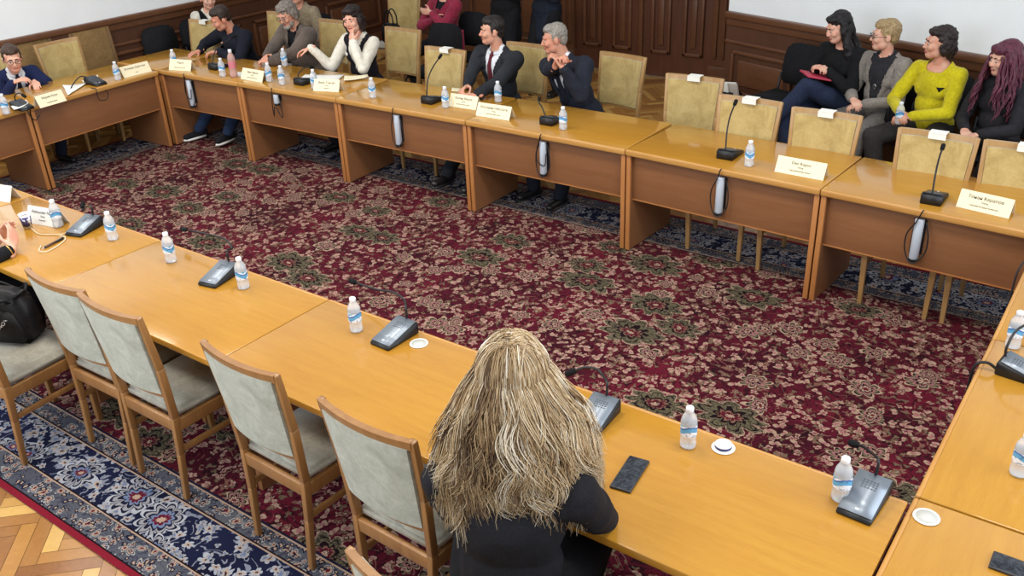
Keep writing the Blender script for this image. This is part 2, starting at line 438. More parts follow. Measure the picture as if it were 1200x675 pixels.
# ------------------------------------------------------------------ tables
TH = .75
def make_table(L, D=.69, label='', group='conference tables'):
    t = empty('conference_table', label=label, cat='table', group=group)
    e = .0025
    m = MB(); m.box((-L/2+e, .016, TH-.032), (L/2-e, D, TH), .004); m.build('tabletop', M_TOP, t)
    m = MB(); m.box((-L/2+e, 0, TH-.04), (L/2-e, .018, TH+.0005), .008); m.build('edge_band', M_EDGE, t)
    for s in (-1, 1):
        x0, x1 = sorted((s*(L/2-.006), s*(L/2-.036)))
        m = MB(); m.box((x0, .03, .006), (x1, .60, TH-.04)); p = m.build('side_panel', M_PANEL, t)
        m = MB(); m.box((x0-.001, .014, .004), (x1+.001, .031, TH-.04), .004); m.build('edge_strip', M_EDGE2, p)
    m = MB(); m.box((-L/2+.036, .055, .385), (L/2-.036, .075, TH-.034), .002); m.build('front_panel', M_PANEL, t)
    m = MB(); m.box((-L/2+.036, .0535, .378), (L/2-.036, .0765, .386)); m.build('panel_edging', M_EDGE2, t)
    return t
def table_seg(a, b, label, group):
    """a table whose inner edge runs from a to b, its depth to the left of a>b"""
    a, b = V3((*a, 0)), V3((*b, 0)); L = (b-a).length
    t = make_table(L, label=label, group=group); t.location = (a+b)/2; t.location.z = .011; t.rotation_euler = (0, 0, math.atan2(b.y-a.y, b.x-a.x)); return t
FAR = [(-7.98, 5.09), (-6.87, 5.14), (-5.67, 5.19), (-4.31, 5.225), (-2.92, 5.22), (-1.56, 5.155), (-.30, 5.08), (1.04, 5.0)]
FLAB = ['corner table of the far row, where the man in the navy sweater sits', 'far row table in front of the man in the grey jacket',
        'far row table in front of the woman in the white blouse', 'far row table in front of the two men in dark suits',
        'far row table with nothing standing on it but one microphone unit and one bottle', 'far row table under the nameplate nearest the short haired woman in a blazer', 'far row table at the right end, meeting the right row']
FLAB = ['corner table of the far row where the man in the navy sweater leans', 'far row table of the man in the grey jacket, second from the corner',
        'far row table in front of the woman in the white blouse', 'far row table in front of the two men in dark suits',
        'far row table of four pale chairs, right of the two men in suits', 'far row table with the microphone and cable tube before the woman in yellow', 'far row table at the frame edge, past the last nameplate']
for i in range(7): table_seg(FAR[i], FAR[i+1], FLAB[i], 'far row of tables')
table_seg((-8.67, 5.09), (-7.982, 5.09), 'square corner table where the left row meets the far row', 'far row of tables')
LEFT = [(-7.93, 5.06), (-7.86, 3.74), (-7.80, 2.42)]
for (a, b), l in zip(((LEFT[1], LEFT[0]), (LEFT[2], LEFT[1])), ('left row table carrying the open sheet of paper, by the far corner', 'left row table where the man in the navy suit and glasses sits')):
    pass
# depth must go to -x: run the edge upwards
table_seg((-7.86, 3.74), (-7.93, 5.06), 'left row table carrying the open sheet of paper, by the far corner', 'left row of tables')
table_seg((-7.80, 2.63), (-7.86, 3.735), 'left row table where the man in the navy suit and glasses sits', 'left row of tables')
NEAR = [-.378, -1.72, -3.065, -4.41, -5.755, -7.10]
NY = 2.607
NLAB = ['near row table with the phone, where the blonde woman sits', 'near row table before the two pale chairs left of the blonde woman',
        'near row table with the two bottles and console behind the leftmost chairs', 'near row table with the paper cup and the pen', 'near row table at the left frame edge under a white card']
for i in range(5): table_seg((NEAR[i], NY), (NEAR[i+1], NY), NLAB[i], 'near row of tables')
RXI = -.372
RT = [(RXI, 2.645), (RXI, 1.30)]
table_seg((RXI, 2.643), (RXI, 1.30), 'corner table of the right row with the white disc and black phone', 'right row of tables')
table_seg((RXI, 3.846), (RXI, 2.648), 'right row table holding a bottle and a grey microphone console', 'right row of tables')
table_seg((RXI-.01, 5.05), (RXI, 3.849), 'right row table running up to the far row at the right edge', 'right row of tables')
# ------------------------------------------------------------------ chairs
def bow(x, w, k): return -k*(1-(x/w)**2)
def make_chair(name='dining_chair', oak=M_OAK, back_mat=M_VELB, front_mat=M_VELF, seat_mat=M_VELS, tag_x=None):
    """oak side chair, faces +y, back at -y"""
    t = empty(name)
    SZ, TZ = .465, 1.0
    def post(s):
        return [(s*.178, -.235, .0), (s*.184, -.215, .25), (s*.193, -.205, .45), (s*.206, -.225, .72), (s*.220, -.268, TZ)]
    for s in (-1, 1):
        m = MB(); p = post(s)
        for a, b, w0, w1 in zip(p, p[1:], (.024, .030, .036, .034), (.030, .036, .034, .024)): m.bar(a, b, .027, w0, up=(0, 1, 0), w2=.027, h2=w1, bev=.004)
        m.build('back_leg', oak, t)
        m = MB(); m.bar((s*.192, .20, 0), (s*.200, .20, .43), .026, .026, up=(0, 1, 0), w2=.04, h2=.04, bev=.004); m.build('front_leg', oak, t)
        m = MB(); m.bar((s*.192, -.20, .405), (s*.198, .2, .405), .024, .06, bev=.004); m.bar((s*.186, -.21, .27), (s*.194, .19, .27), .018, .028, bev=.004); m.build('side_rail', oak, t)
    m = MB(); m.bar((-.19, .20, .405), (.19, .20, .405), .024, .06, bev=.004); m.build('front_rail', oak, t)
    m = MB(); m.bar((-.185, -.208, .405), (.185, -.208, .405), .024, .06, bev=.004); m.build('back_rail', oak, t)
    # seat cushion
    m = MB(); m.prism([(-.21, .235), (.21, .235), (.19, -.195), (-.19, -.195)], .05, Matrix.Translation((0, 0, .435)), .016); m.build('seat', seat_mat, t)
    # back: bowed top rail, lower rail, padded panel with a front and an outside face
    def strip(z0, z1, y0, y1, thick, mb, w0, w1, n=10, k=.03, sag=0., mi=0):
        ring = []
        for i in range(n+1):
            f = i/n*2-1; x0, x1 = f*w0, f*w1; bw = bow(f, 1, k); sg = -sag*(1-f*f)
            ring.append([(x0, y0+bw-thick/2, z0), (x1, y1+bw-thick/2, z1+sg), (x1, y1+bw+thick/2, z1+sg), (x0, y0+bw+thick/2, z0)])
        vs = [mb.bm.verts.new(p) for r in ring for p in r]
        for i in range(n):
            for j in range(4):
                q = mb.bm.faces.new((vs[i*4+j], vs[i*4+(j+1) % 4], vs[i*4+4+(j+1) % 4], vs[i*4+4+j])); q.smooth = False
                q.material_index = (1 if (mi and j == 2) else 0)
        mb.bm.faces.new([vs[j] for j in range(4)]); mb.bm.faces.new([vs[n*4+j] for j in (3, 2, 1, 0)])
    m = MB(); strip(.962, 1.0, -.264, -.270, .026, m, .2175, .2225, k=.028, sag=.004); m.build('top_rail', oak, t)
    m = MB(); strip(.565, .60, -.212, -.216, .024, m, .196, .199, k=.02); m.build('lower_rail', oak, t)
    m = MB()
    strip(.586, .965, -.213, -.264, .042, m, .184, .204, k=.026, mi=1); bmesh.ops.bevel(m.bm, geom=[e for e in m.bm.edges if e.is_boundary or (len(e.link_faces) == 2 and e.calc_face_angle(0) > .7)], offset=.008, segments=2, affect='EDGES')
    p = m.build('back_panel', [back_mat, front_mat], t, recalc=True)
    m = MB()
    if tag_x is not None:
        m.box((tag_x-.05, -.315, 1.0005), (tag_x+.05, -.24, 1.0025)); m.box((tag_x-.05, -.2435, .965), (tag_x+.05, -.2415, 1.0015)); m.box((tag_x-.05, -.318, .97), (tag_x+.05, -.316, 1.002))
        g = m.build('paper_tag', M_WHITE, t); g['label'] = 'white paper tag folded over the top rail'
    else: m.bm.free()
    return t
chair0 = make_chair(oak=M_OAK)
Z0 = .011
near_chairs = [(-4.415, 1.70, .10, 'pale upholstered oak chair carrying the black handbag at the left edge'),
               (-3.925, 2.02, .02, 'pale backed oak chair tight beside its twin, nearer the handbag chair'),
               (-3.475, 2.01, 0., 'pale backed oak chair tight beside its twin, further from the handbag chair'),
               (-2.635, 2.03, -.03, 'pale backed oak chair standing alone in the middle of the near row'),
               (-1.94, 2.00, -.03, 'pale backed oak chair beside the blonde woman'),
               (-1.31, 1.51, -.06, 'pale oak chair the blonde woman in the black jacket sits on')]
first = True
for x, y, r, l in near_chairs:
    c = chair0 if first else copy_tree(chair0); first = False
    place(c, (x, y, Z0), r, l, 'oak chairs along the near row', 'chair')
chairF = make_chair(oak=M_OAKF, tag_x=.0)
chairG = make_chair(oak=M_OAKF)
far_chairs = [(-8.47, 5.80, PI+.05, 1, 'pale oak chair left empty in the corner beside the man in the navy sweater', 0),
              (-8.02, 6.47, PI, 0, 'pale oak chair under the man in the navy sweater', 0),
              (-7.15, 6.42, PI, 0, 'pale oak chair the man in the grey jacket sits on', 0),
              (-6.22, 6.42, PI, 0, 'pale oak chair the woman in the white blouse sits on', 0),
              (-5.28, 5.93, PI, 1, 'empty pale chair with paper tag, left of the man with the red tie', 0),
              (-4.72, 6.40, PI, 0, 'pale oak chair under the man with the red tie', 0),
              (-3.80, 6.42, PI-.1, 0, 'pale oak chair the grey haired man leans forward from', 0),
              (-2.93, 6.05, PI+.06, 1, 'empty tagged pale chair pushed back furthest, next to the grey haired man', 0),
              (-2.35, 5.68, PI, 1, 'empty tagged pale chair behind a tall microphone with a bottle beside it', 0),
              (-1.80, 5.62, PI, 1, 'empty pale chair behind the nameplate, before the short haired woman in the blazer', 0),
              (-1.085, 5.50, PI, 1, 'empty pale chair in front of the woman in yellow', 0),
              (-.60, 5.50, PI, 1, 'empty pale chair at the right frame edge behind the last nameplate', 0)]
fF = fG = True
for x, y, r, tg, l, _ in far_chairs:
    if tg: c = chairF if fF else copy_tree(chairF); fF = False
    else: c = chairG if fG else copy_tree(chairG); fG = False
    place(c, (x, y, Z0 if y < 5.7 else (.011 if y < 5.9 else 0.011)), r, l, 'oak chairs along the far row', 'chair')
# a chair at the left row (its back just clears the table top), seen from the front
c = copy_tree(chairG); place(c, (-8.76, 4.72, Z0), -PI/2, 'brown edged chair tucked behind the open paper on the left row', 'oak chairs along the left row', 'chair')
c = copy_tree(chairG); place(c, (-8.93, 4.06, Z0), -PI/2, 'chair the man in the navy suit and glasses sits on', 'oak chairs along the left row', 'chair')

def make_wall_chair():
    t = empty('high_back_chair')
    for s in (-1, 1):
        m = MB(); m.bar((s*.21, -.22, 0), (s*.21, -.2, .45), .035, .035, up=(0, 1, 0), bev=.004); m.bar((s*.21, -.2, .45), (s*.21, -.27, 1.02), .035, .035, up=(0, 1, 0), bev=.004); m.build('back_leg', M_BROWNCH, t)
        m = MB(); m.bar((s*.2, .2, 0), (s*.2, .2, .43), .04, .04, up=(0, 1, 0), bev=.004); m.build('front_leg', M_BROWNCH, t)
    m = MB(); m.box((-.225, -.2, .43), (.225, .23, .49), .015); m.build('seat', cloth('brown seat cloth', (120, 96, 62)), t)
    m = MB(); m.bar((0, -.205, .55), (0, -.265, 1.0), .38, .03, up=(0, 1, 0), bev=.01); m.build('backrest', cloth('brown back cloth', (146, 116, 74), (124, 96, 58)), t)
    m = MB(); m.box((-.2, -.19, .36), (.2, -.16, .42), .004); m.box((-.2, .17, .36), (.2, .2, .42), .004); m.build('seat_rail', M_BROWNCH, t)
    return t
w0 = make_wall_chair(); place(w0, (-9.06, 4.60, 0), -PI/2, 'brown high backed chair against the wainscot beside the man in the navy suit', 'brown chairs along the left wall', 'chair')
w1 = copy_tree(w0); place(w1, (-9.05, 5.24, 0), -PI/2, 'brown high backed chair against the wainscot, nearer the far corner', 'brown chairs along the left wall', 'chair')

def make_black_chair(arms=False):
    """black upholstered stacking chair on a bent tube frame, faces +y"""
    t = empty('black_chair'); fab = cloth('black chair fabric', (30, 30, 34), (20, 20, 23), 60)
    m = MB(); m.prism([(-.215, -.20), (-.205, .20), (-.16, .245), (.16, .245), (.205, .20), (.215, -.20)], .055, Matrix.Translation((0, 0, .43)), .022); m.build('seat', fab, t)
    m = MB(); pts = []
    poly = [(-.19, 0), (-.215, .10), (-.215, .26), (-.18, .345), (-.1, .37), (.1, .37), (.18, .345), (.215, .26), (.215, .10), (.19, 0)]
    m.prism(poly, .045, Matrix.Translation((0, -.235, .53)) @ Matrix.Rotation(PI/2+.16, 4, 'X'), .018); m.build('backrest', fab, t)
    for s in (-1, 1):
        m = MB(); m.tube([(s*.2, .24, 0), (s*.205, .20, .20), (s*.21, .18, .40), (s*.21, .10, .425), (s*.21, -.18, .425)], .011, 8); m.build('front_leg', M_BLACK, t)
        m = MB(); m.tube([(s*.2, -.27, 0), (s*.205, -.22, .3), (s*.205, -.215, .45), (s*.2, -.25, .62)], .011, 8); m.build('back_leg', M_BLACK, t)
        if arms:
            m = MB(); m.tube([(s*.24, .1, .43), (s*.27, .12, .6), (s*.27, .05, .66), (s*.27, -.2, .66), (s*.24, -.26, .62)], .014, 8); m.build('armrest', M_BLACK, t)
    return t
WD = (WB-WA).normalized(); WN = V3((WD.y, -WD.x)); WRZ = math.atan2(WD.y, WD.x)+PI
def wall_pt(s, off):
    p = WA+WD*s+WN*off; return p
b0 = make_black_chair(); bl = [(1.04, 'empty black chair against the wall beside the woman in the black hoodie'), (1.54, 'black chair the woman in the black hoodie sits on'), (1.99, 'black chair under the woman in the grey blazer'),
    (2.45, 'black chair the woman in the yellow sweater sits on'), (2.93, 'black chair under the woman with purple hair')]
LADY = []
for i, (s, l) in enumerate(bl):
    p = wall_pt(s, .42); o = b0 if i == 0 else copy_tree(b0); place(o, (p.x, p.y, 0), WRZ, l, 'black chairs along the right wall', 'chair'); LADY.append(p)
a0 = make_black_chair(True); place(a0, (-8.98, 6.0, 0), -PI/2-.05, 'black armchair standing in the corner behind the empty pale chair', None, 'chair')
o = copy_tree(b0); place(o, (-6.36, 7.22, 0), PI+.1, 'black backed chair in front of the person in the red cardigan', 'black chairs behind the far row', 'chair')
o = copy_tree(b0); place(o, (-6.5, 7.85, 0), PI, 'black chair the person in the red cardigan sits on', 'black chairs behind the far row', 'chair')
o = copy_tree(b0); place(o, (-8.05, 7.05, 0), PI+.35, 'black chair under the person in the beige coat behind the far row', 'black chairs behind the far row', 'chair')
o = copy_tree(b0); place(o, (-9.0, 6.50, 0), -PI/2-.1, 'black chair under the person in white sleeves by the corner', 'black chairs behind the far row', 'chair')
o = copy_tree(chairG); place(o, (-7.62, 8.05, 0), PI+.15, 'beige chair by the far wall with the black handbag on its seat', None, 'chair')
# ------------------------------------------------------------------ things on the tables
TT = TH+.0115                              # table top, standing on the carpet
# --- water bottles
def bottle_mats():
    t = NT('bottle plastic'); v = t.coord()
    pet = t.P(col=(.93, .96, 1), rough=.10, trans=.6, ior=1.2)
    pet.blend_method = 'BLEND' if hasattr(pet, 'blend_method') else None
    t = NT('bottle label'); v = t.coord(); x, y, z = t.sep(v)[:3]
    w = t.math('ADD', z, t.math('MULTIPLY', t.math('SINE', t.math('MULTIPLY', t.math('ARCTAN2', y, x), 2.)), .008))
    blk = t.noise(t.mapping(v, (70, 70, 110)), 1, 1)[0]
    c = t.ramp(t.math('MULTIPLY', w, 10.), [(0, srgb(238, 243, 250)), (.66, srgb(238, 243, 250)), (.70, srgb(96, 170, 214)), (.86, srgb(44, 96, 170)), (.92, srgb(235, 242, 250)), (1.0, srgb(90, 180, 210))], True)
    c = t.mix(t.math('MULTIPLY', t.math('GREATER_THAN', blk, .62), .7), c, srgb(70, 110, 160))
    lab = t.P(col=c, rough=.45)
    return pet, lab
M_PET, M_LAB = bottle_mats()
M_WATER = NT('water').P(col=(.97, .99, 1), rough=.02, trans=1., ior=1.33)
def make_bottle(h=.168, r=.0295, lab=None, pet=None):
    t = empty('water_bottle'); k = h/.168
    pr = [(0, .004), (r*.75, .0), (r*.96, .004), (r, .014), (r*.97, .032), (r*.93, .040), (r*.97, .046), (r, .052), (r, .098), (r*.96, .104), (r, .110), (r*.9, .124), (r*.62, .140), (r*.44, .148), (r*.42, .156)]
    m = MB(); m.lathe([(a, z*k) for a, z in pr], 20); m.build('bottle_body', pet or M_PET, t)
    m = MB(); m.lathe([(r*1.012, .056*k), (r*1.02, .058*k), (r*1.02, .096*k), (r*1.012, .098*k)], 20); m.build('label_band', lab or M_LAB, t)
    m = MB(); m.lathe([(0, .168*k), (r*.44, .168*k), (r*.49, .165*k), (r*.49, .152*k), (r*.44, .150*k), (0, .150*k)], 16); m.build('cap', M_CAP, t)
    return t
bot0 = make_bottle(); bfirst = True
def bottle(u, v, label, group, z=None):
    global bfirst
    o = bot0 if bfirst else copy_tree(bot0); bfirst = False
    p = at(u, v-1.5, TT)
    place(o, (p.x, p.y, TT+.0008), (u*37 % 628)/100, label, group, 'bottle'); return o
for u, v, l in ((69, 267, 'small water bottle in front of the white card by the paper cup'), (133, 282, 'small water bottle just right of the first grey console near the pen'),
                (201, 308, 'small water bottle standing alone between the first two grey consoles'), (286, 339, 'small water bottle touching the right side of the second grey console'),
                (418, 389, 'small water bottle left of the console with the white disc'), (806, 524, 'small water bottle between the phone and the white lidded cup'),
                (984, 586, 'small water bottle left of the grey console at the near right corner')):
    bottle(u, v, l, 'water bottles on the near row')
bottle(1193, 557, 'small water bottle on the right row at the frame edge, in front of the console', 'water bottles on the right row')
bottle(1186, 408, 'small water bottle on the right row behind the grey console', 'water bottles on the right row')
for u, v, l in ((138.5, 95, 'small water bottle beside the last nameplate of the left row'), (8, 135, 'small water bottle in front of the man in the navy suit')):
    bottle(u, v, l, 'water bottles on the left row')
for u, v, l in ((205, 80, 'small water bottle half hidden behind the first card of the far row'), (261.5, 91, 'small water bottle in front of the man in the navy sweater'),
                (316, 97, 'small water bottle right of the card before the man in the grey jacket'), (331, 100.5, 'small water bottle at the table edge above the short pale tube'),
                (334, 79, 'small water bottle further back, by the hands of the man in the grey jacket'), (369, 105.5, 'small water bottle in front of the card of the woman in the white blouse'),
                (437, 116, 'small water bottle alone on bare table right of the woman in the white blouse'), (522.5, 127.5, 'small water bottle at the left end of the card before the red tie man'),
                (584, 121, 'small water bottle between the red tie man and the overlapping card'), (660, 153, 'small water bottle right of the microphone before the grey haired man'),
                (877.5, 196, 'small water bottle right of a tall microphone, beside four empty chairs')):
    bottle(u, v, l, 'water bottles on the far row')
M_PINK = plain('pink label', (206, 120, 130), .5)
tb = make_bottle(.25, .034, M_PINK, NT('pink drink').P(col=srgb(236, 196, 188), rough=.1, trans=.5, ior=1.2)); p = at(274.5, 90, TT)
place(tb, (p.x, p.y, TT+.0008), 0, 'taller bottle with a pink label in front of the man in the navy sweater', None, 'bottle')

# --- microphone consoles
def arc(pts, n=6):
    """smooth curve through points"""
    P = [V3(p) for p in pts]; out = []
    Q = [P[0]*2-P[1]]+P+[P[-1]*2-P[-2]]
    for i in range(1, len(Q)-2):
        a, b, c, d = Q[i-1:i+3]
        for k in range(n):
            t = k/n; out.append(.5*((2*b)+(-a+c)*t+(2*a-5*b+4*c-d)*t*t+(-a+3*b-3*c+d)*t**3))
    out.append(P[-1]); return out
def console(name_xy, rz, neck, label, group, plate=M_GREY, tip_r=.013, z=None):
    """a wedge desk microphone: low edge at -y (the speaker's side), neck at the high +y end; neck = points in its own frame"""
    t = empty('microphone_console', (name_xy[0], name_xy[1], TT+.0008), rz, label, 'microphone', group)
    W, L = .056, .098
    prof = [(-L, .0), (L, .0), (L*1.0, .052), (L*.86, .060), (L*.3, .046), (-L*.3, .031), (-L*.9, .017), (-L, .012)]
    m = MB(); m.prism(prof, W*2, Matrix(((0, 0, 1, -W), (1, 0, 0, 0), (0, 1, 0, 0), (0, 0, 0, 1))), .003); m.build('console_body', M_BLACK, t)
    m = MB(); top = [(L*.86, .060), (L*.3, .046), (-L*.3, .031), (-L*.9, .017)]; vs = []
    for y, zz in top:
        for x in (-W*.97, W*.97): vs.append(m.bm.verts.new((x, y, zz+.0015)))
    for i in range(3): m.bm.faces.new([vs[j] for j in (2*i, 2*i+1, 2*i+3, 2*i+2)]).smooth = True
    r = bmesh.ops.extrude_face_region(m.bm, geom=m.bm.faces[:])
    for e in r['geom']:
        if isinstance(e, bmesh.types.BMVert): e.co.z += .0025
    p = m.build('top_plate', plate, t)
    g = MB()
    for i in range(5):
        for j in range(4):
            x = -.022+i*.011; y = .022+j*.010; zz = .046+(y-L*.3)*.25+.0042; g.box((x-.0035, y-.003, zz-.002), (x+.0035, y+.003, zz+.0006))
    g.build('speaker_grille', plain('grille grey', (92, 98, 106), .5), p)
    b = MB(); b.lathe([(0, .003), (.006, .003), (.007, 0)], 14, (0, -.068, .0235)); b.build('talk_button', plain('button white', (222, 226, 232), .4), p)
    if neck:
        pts = arc(neck); m = MB(); m.tube(pts[:-1], .0052, 8); nk = m.build('gooseneck', M_BLACK, t)
        d = (pts[-1]-pts[-3]).normalized(); m = MB(); m.cap(pts[-1]-d*.02, pts[-1]+d*.012, tip_r, tip_r*1.05); m.build('microphone_head', M_FOAM, nk)
    return t
N0 = (.03, .08, .058)
def near_console(u0, v0, u1, v1, head, label, group='microphone consoles on the near row', zs=(.768, .815), mids=None):
    a, b = at(u0, v0, zs[0]), at(u1, v1, zs[1]); c = (a+b)/2; rz = math.atan2(b.y-a.y, b.x-a.x)-PI/2
    inv = Matrix.Translation((c.x, c.y, TT)) @ Matrix.Rotation(rz, 4, 'Z'); inv.invert()
    neck = [(.0, .084, .05), (.0, .086, .12)]+[inv @ V3(q) for q in head]
    return console((c.x, c.y), rz, neck, label, group)
near_console(88.5, 274.5, 108, 254, [at_y(97, 246, 2.66), at_y(97, 240, 2.70)], 'grey microphone console nearest the paper cup and pen')
near_console(245.5, 333, 267, 309, [at_y(310/3.375+180, 205/3.375+230, 2.66), at_y(270/3.375+180, 165/3.375+230, 2.68), at_y(118/3.375+180, 131/3.375+230, 2.70)], 'grey microphone console with a bottle against its right side')
near_console(444.5, 406, 479, 374, [at_y(474, 352, 2.64), at_y(462, 343, 2.68), at_y(440, 339, 2.72), at_y(413, 330, 2.76)], 'grey microphone console beside the plain white disc')
near_console(686, 504, 710.5, 466, [at_y(706, 440, 2.60), at_y(700, 433, 2.62), at_y(685, 431, 2.63), at_y(668, 437, 2.62)], 'grey microphone console partly hidden by the blonde hair')
near_console(1002, 603.5, 1025, 560, [at_y(1020, 530, 2.70), at_y(1012, 524, 2.76), at_y(1000, 520, 2.80)], 'grey microphone console at the near right corner')
# right row, its user sits at +x
a = V3((-.30, 3.62)); neck = [(.0, .084, .05), (.0, .088, .11), (-.045, .07, .17), (-.13, .02, .215), (-.18, 0, .22)]
console((-.205, 3.60), PI/2-.12, [(.0, .084, .05), (-.0, .086, .11), (.06, .07, .17), (.12, -.02, .225), (.14, -.08, .235)], 'grey microphone console on the right row with a looping cable', 'microphone consoles on the right row')
# far row: seen from behind, low edge towards the far side
def far_console(u, v, tip, label, rz=PI, tip_dy=.16, mids=(), r=.0125, group='tall microphones on the far row'):
    p = at(u, v, TT); c = V3((p.x, p.y+.09, 0)) if abs(rz-PI) < .6 else V3((p.x-.09, p.y, 0))
    inv = Matrix.Translation((c.x, c.y, TT)) @ Matrix.Rotation(rz, 4, 'Z'); inv.invert()
    if tip is None: neck = [(0, .084, .05), (0, .07, .1), (.0, -.02, .135), (.0, -.09, .12)]
    else:
        q = inv @ (at_y(tip[0], tip[1], c.y+tip_dy) if abs(rz-PI) < .6 else at_x(tip[0], tip[1], c.x-tip_dy)); s = V3((0, .084, .05))
        neck = [s, s.lerp(q, .3)+V3((0, .03, .05)), s.lerp(q, .65)+V3((0, .035, .03)), q]
    return console((c.x, c.y), rz, neck, label, group, plate=plain('dark plate', (58, 60, 66), .4, .3), tip_r=r)
far_console(849, 187, (862, 120), 'black tall microphone facing the four empty pale chairs, left of a bottle')
far_console(1090, 240, (1105, 172), 'black tall microphone in front of the woman in the yellow sweater')
far_console(500, 122, (516, 66), 'black tall microphone before the empty chair left of the red tie man')
far_console(640, 147, (632, 116), 'black microphone in front of the elbows of the grey haired man', tip_dy=.12)
far_console(350, 100, None, 'black microphone unit between the grey jacket man and the white blouse woman')
far_console(249, 82, (274, 43), 'black microphone in front of the hands of the navy sweater man', tip_dy=.2)
far_console(119, 100, (80, 111), 'black microphone with its neck bent low under the open paper, left row', rz=PI/2, tip_dy=.02, group='microphones on the left row')
far_console(33, 129, None, 'black microphone unit at the hands of the man in the navy suit', rz=PI/2, group='microphones on the left row')

# --- pale tubes for the cables under the table edge
def edge_y(x):
    for (x0, y0), (x1, y1) in zip(FAR, FAR[1:]):
        if x0 <= x <= x1: return y0+(y1-y0)*(x-x0)/(x1-x0)
def cable_tube(u, label, ztop=.700, zbot=.455, loops=1):
    y = 5.2
    for _ in range(4): p = at_y(u, 337.5, y); p = CO+ray(u, 170)*0+V3((0, 0, 0)) if False else at_y(u, 160 if u < 700 else 220, y); y = edge_y(p.x)+.026
    t = empty('cable_tube', (p.x, y, 0), 0, label, 'cable tube', 'pale cable tubes under the far row edge')
    m = MB(); m.lathe([(0, zbot), (.024, zbot), (.026, zbot+.004), (.026, ztop-.004), (.024, ztop), (0, ztop)], 18); m.build('tube', M_TUBE, t)
    m = MB(); m.lathe([(0, zbot-.016), (.022, zbot-.016), (.0265, zbot-.008), (.0265, zbot+.004), (0, zbot+.004)], 18); m.build('end_cap', M_BLACK, t)
    m = MB(); m.box((-.035, .027, zbot+.02), (.035, .0285, ztop-.01)); m.build('mounting_plate', M_BLACK, t)
    k = MB(); k.tube(arc([(.02, -.045, TT+.012), (.012, -.050, TT-.004), (-.012, -.034, .69), (-.055, -.012, .60), (-.05, -.014, .50), (.0, -.03, zbot-.02), (.055, -.012, .50), (.06, -.01, .60), (.035, 0.0, .69)]), .0042, 6); k.build('cable_loop', M_BLACKR, t)
    if loops > 1:
        k = MB(); k.tube(arc([(.01, -.04, TT-.02), (-.03, -.03, .66), (-.035, -.03, .56), (.03, -.032, .53), (.04, -.02, .62)]), .004, 6); k.build('cable_loop', M_BLACKR, t)
    return t
cable_tube(234, 'pale cable tube wound with black cable in front of the navy sweater man', loops=2)
cable_tube(331, 'short pale cable tube with loose black cables under the two bottles', ztop=.70, zbot=.62)
cable_tube(467, 'pale cable tube under bare table, before the empty chair by the red tie man')
cable_tube(636, 'pale cable tube below the microphone of the grey haired man', loops=2)
cable_tube(844, 'pale cable tube in a wide black cable loop, under the empty chairs')
cable_tube(1085, 'pale cable tube below the microphone before the woman in yellow')
def cable(pts, label, r=.004, mat=None, name='cable'):
    m = MB(); m.tube(arc(pts), r, 7); o = m.build(name, mat or M_BLACKR); tag(o, label, 'cable'); return o
lx = lambda u, v, z: at_x(u, v, -7.875)
q = at_x(117, 112, -7.87)
cable([(-7.93, q.y-.03, TT+.006), (-7.855, q.y-.03, TT+.006), (-7.85, q.y-.035, .72), (-7.852, q.y-.02, .665), (-7.85, q.y+.04, .655), (-7.848, q.y+.07, .70), (-7.85, q.y+.05, .74)], 'black cable hanging in a small ring over the left row edge')
q = at_x(35, 141, -7.80)
cable([(-7.88, q.y, TT+.006), (-7.795, q.y, TT+.006), (-7.785, q.y, .72), (-7.785, q.y+.04, .66), (-7.785, q.y+.09, .70)], 'black cable drooping over the left row edge at the navy suit man')
cable([(-.30, 3.58, TT+.01), (-.345, 3.58, TT+.03), (-.383, 3.57, TT+.005), (-.388, 3.56, .66), (-.388, 3.53, .55), (-.386, 3.50, .47)], 'black cable arching from the right row console over the table edge', .006)
cable([(-.31, 4.62, TT+.02), (-.36, 4.66, TT+.06), (-.40, 4.62, TT-.0), (-.405, 4.58, .66), (-.40, 4.55, .5)], 'black cable hanging over the right row edge near the far row', .005)
cable([at(36, 267, TT+.004), at(45, 274, TT+.004), at(60, 275, TT+.004), at(75, 274, TT+.004), at(88, 263, TT+.004)], 'pale thin cable curling between the paper cup and the grey console', .0035, plain('pale cable', (226, 200, 160), .5))

# --- nameplates
def text_mesh(name, s, size, mat, parent, M):
    c = bpy.data.curves.new(name, 'FONT'); c.body = s; c.size = size; c.align_x = 'CENTER'; c.align_y = 'CENTER'; c.extrude = .0003
    o = bpy.data.objects.new(name, c); COL.objects.link(o)
    me = bpy.data.meshes.new_from_object(o.evaluated_get(bpy.context.evaluated_depsgraph_get())); bpy.data.objects.remove(o)
    me.transform(M); me.materials.clear(); me.materials.append(mat); return link(name, me, parent)
def nameplate(bl, br, lines, label, group, h=.105, foot=.045, mat=M_CREAM, w=None):
    a, b = at(*bl, TT), at(*br, TT); W = min(.31, max(.24, (b-a).length)) if w is None else w
    c = (a+b)/2; rz = math.atan2(b.y-a.y, b.x-a.x)
    t = empty('nameplate', (c.x, c.y, TT+.0006), rz, label, 'nameplate', group)
    m = MB(); th = .0012; hz = math.sqrt(h*h-foot*foot)
    pr = [(0, 0), (foot, hz), (2*foot, 0), (2*foot-th*2.2, 0), (foot, hz-th*4.5), (th*2.2, 0)]
    m.prism(pr, W, Matrix(((0, 0, 1, -W/2), (1, 0, 0, 0), (0, 1, 0, 0), (0, 0, 0, 1)))); m.build('folded_card', mat, t)
    ang = math.atan2(hz, foot)
    for s, f, size in zip(lines, (.70, .47, .26), (.026, .015, .0125)):
        Mx = Matrix.Translation((0, foot*f-.0006, hz*f+.0002)) @ Matrix.Rotation(ang, 4, 'X'); text_mesh('lettering', s, size, M_INK, t, Mx)
    return t
GF = 'nameplates on the far row'
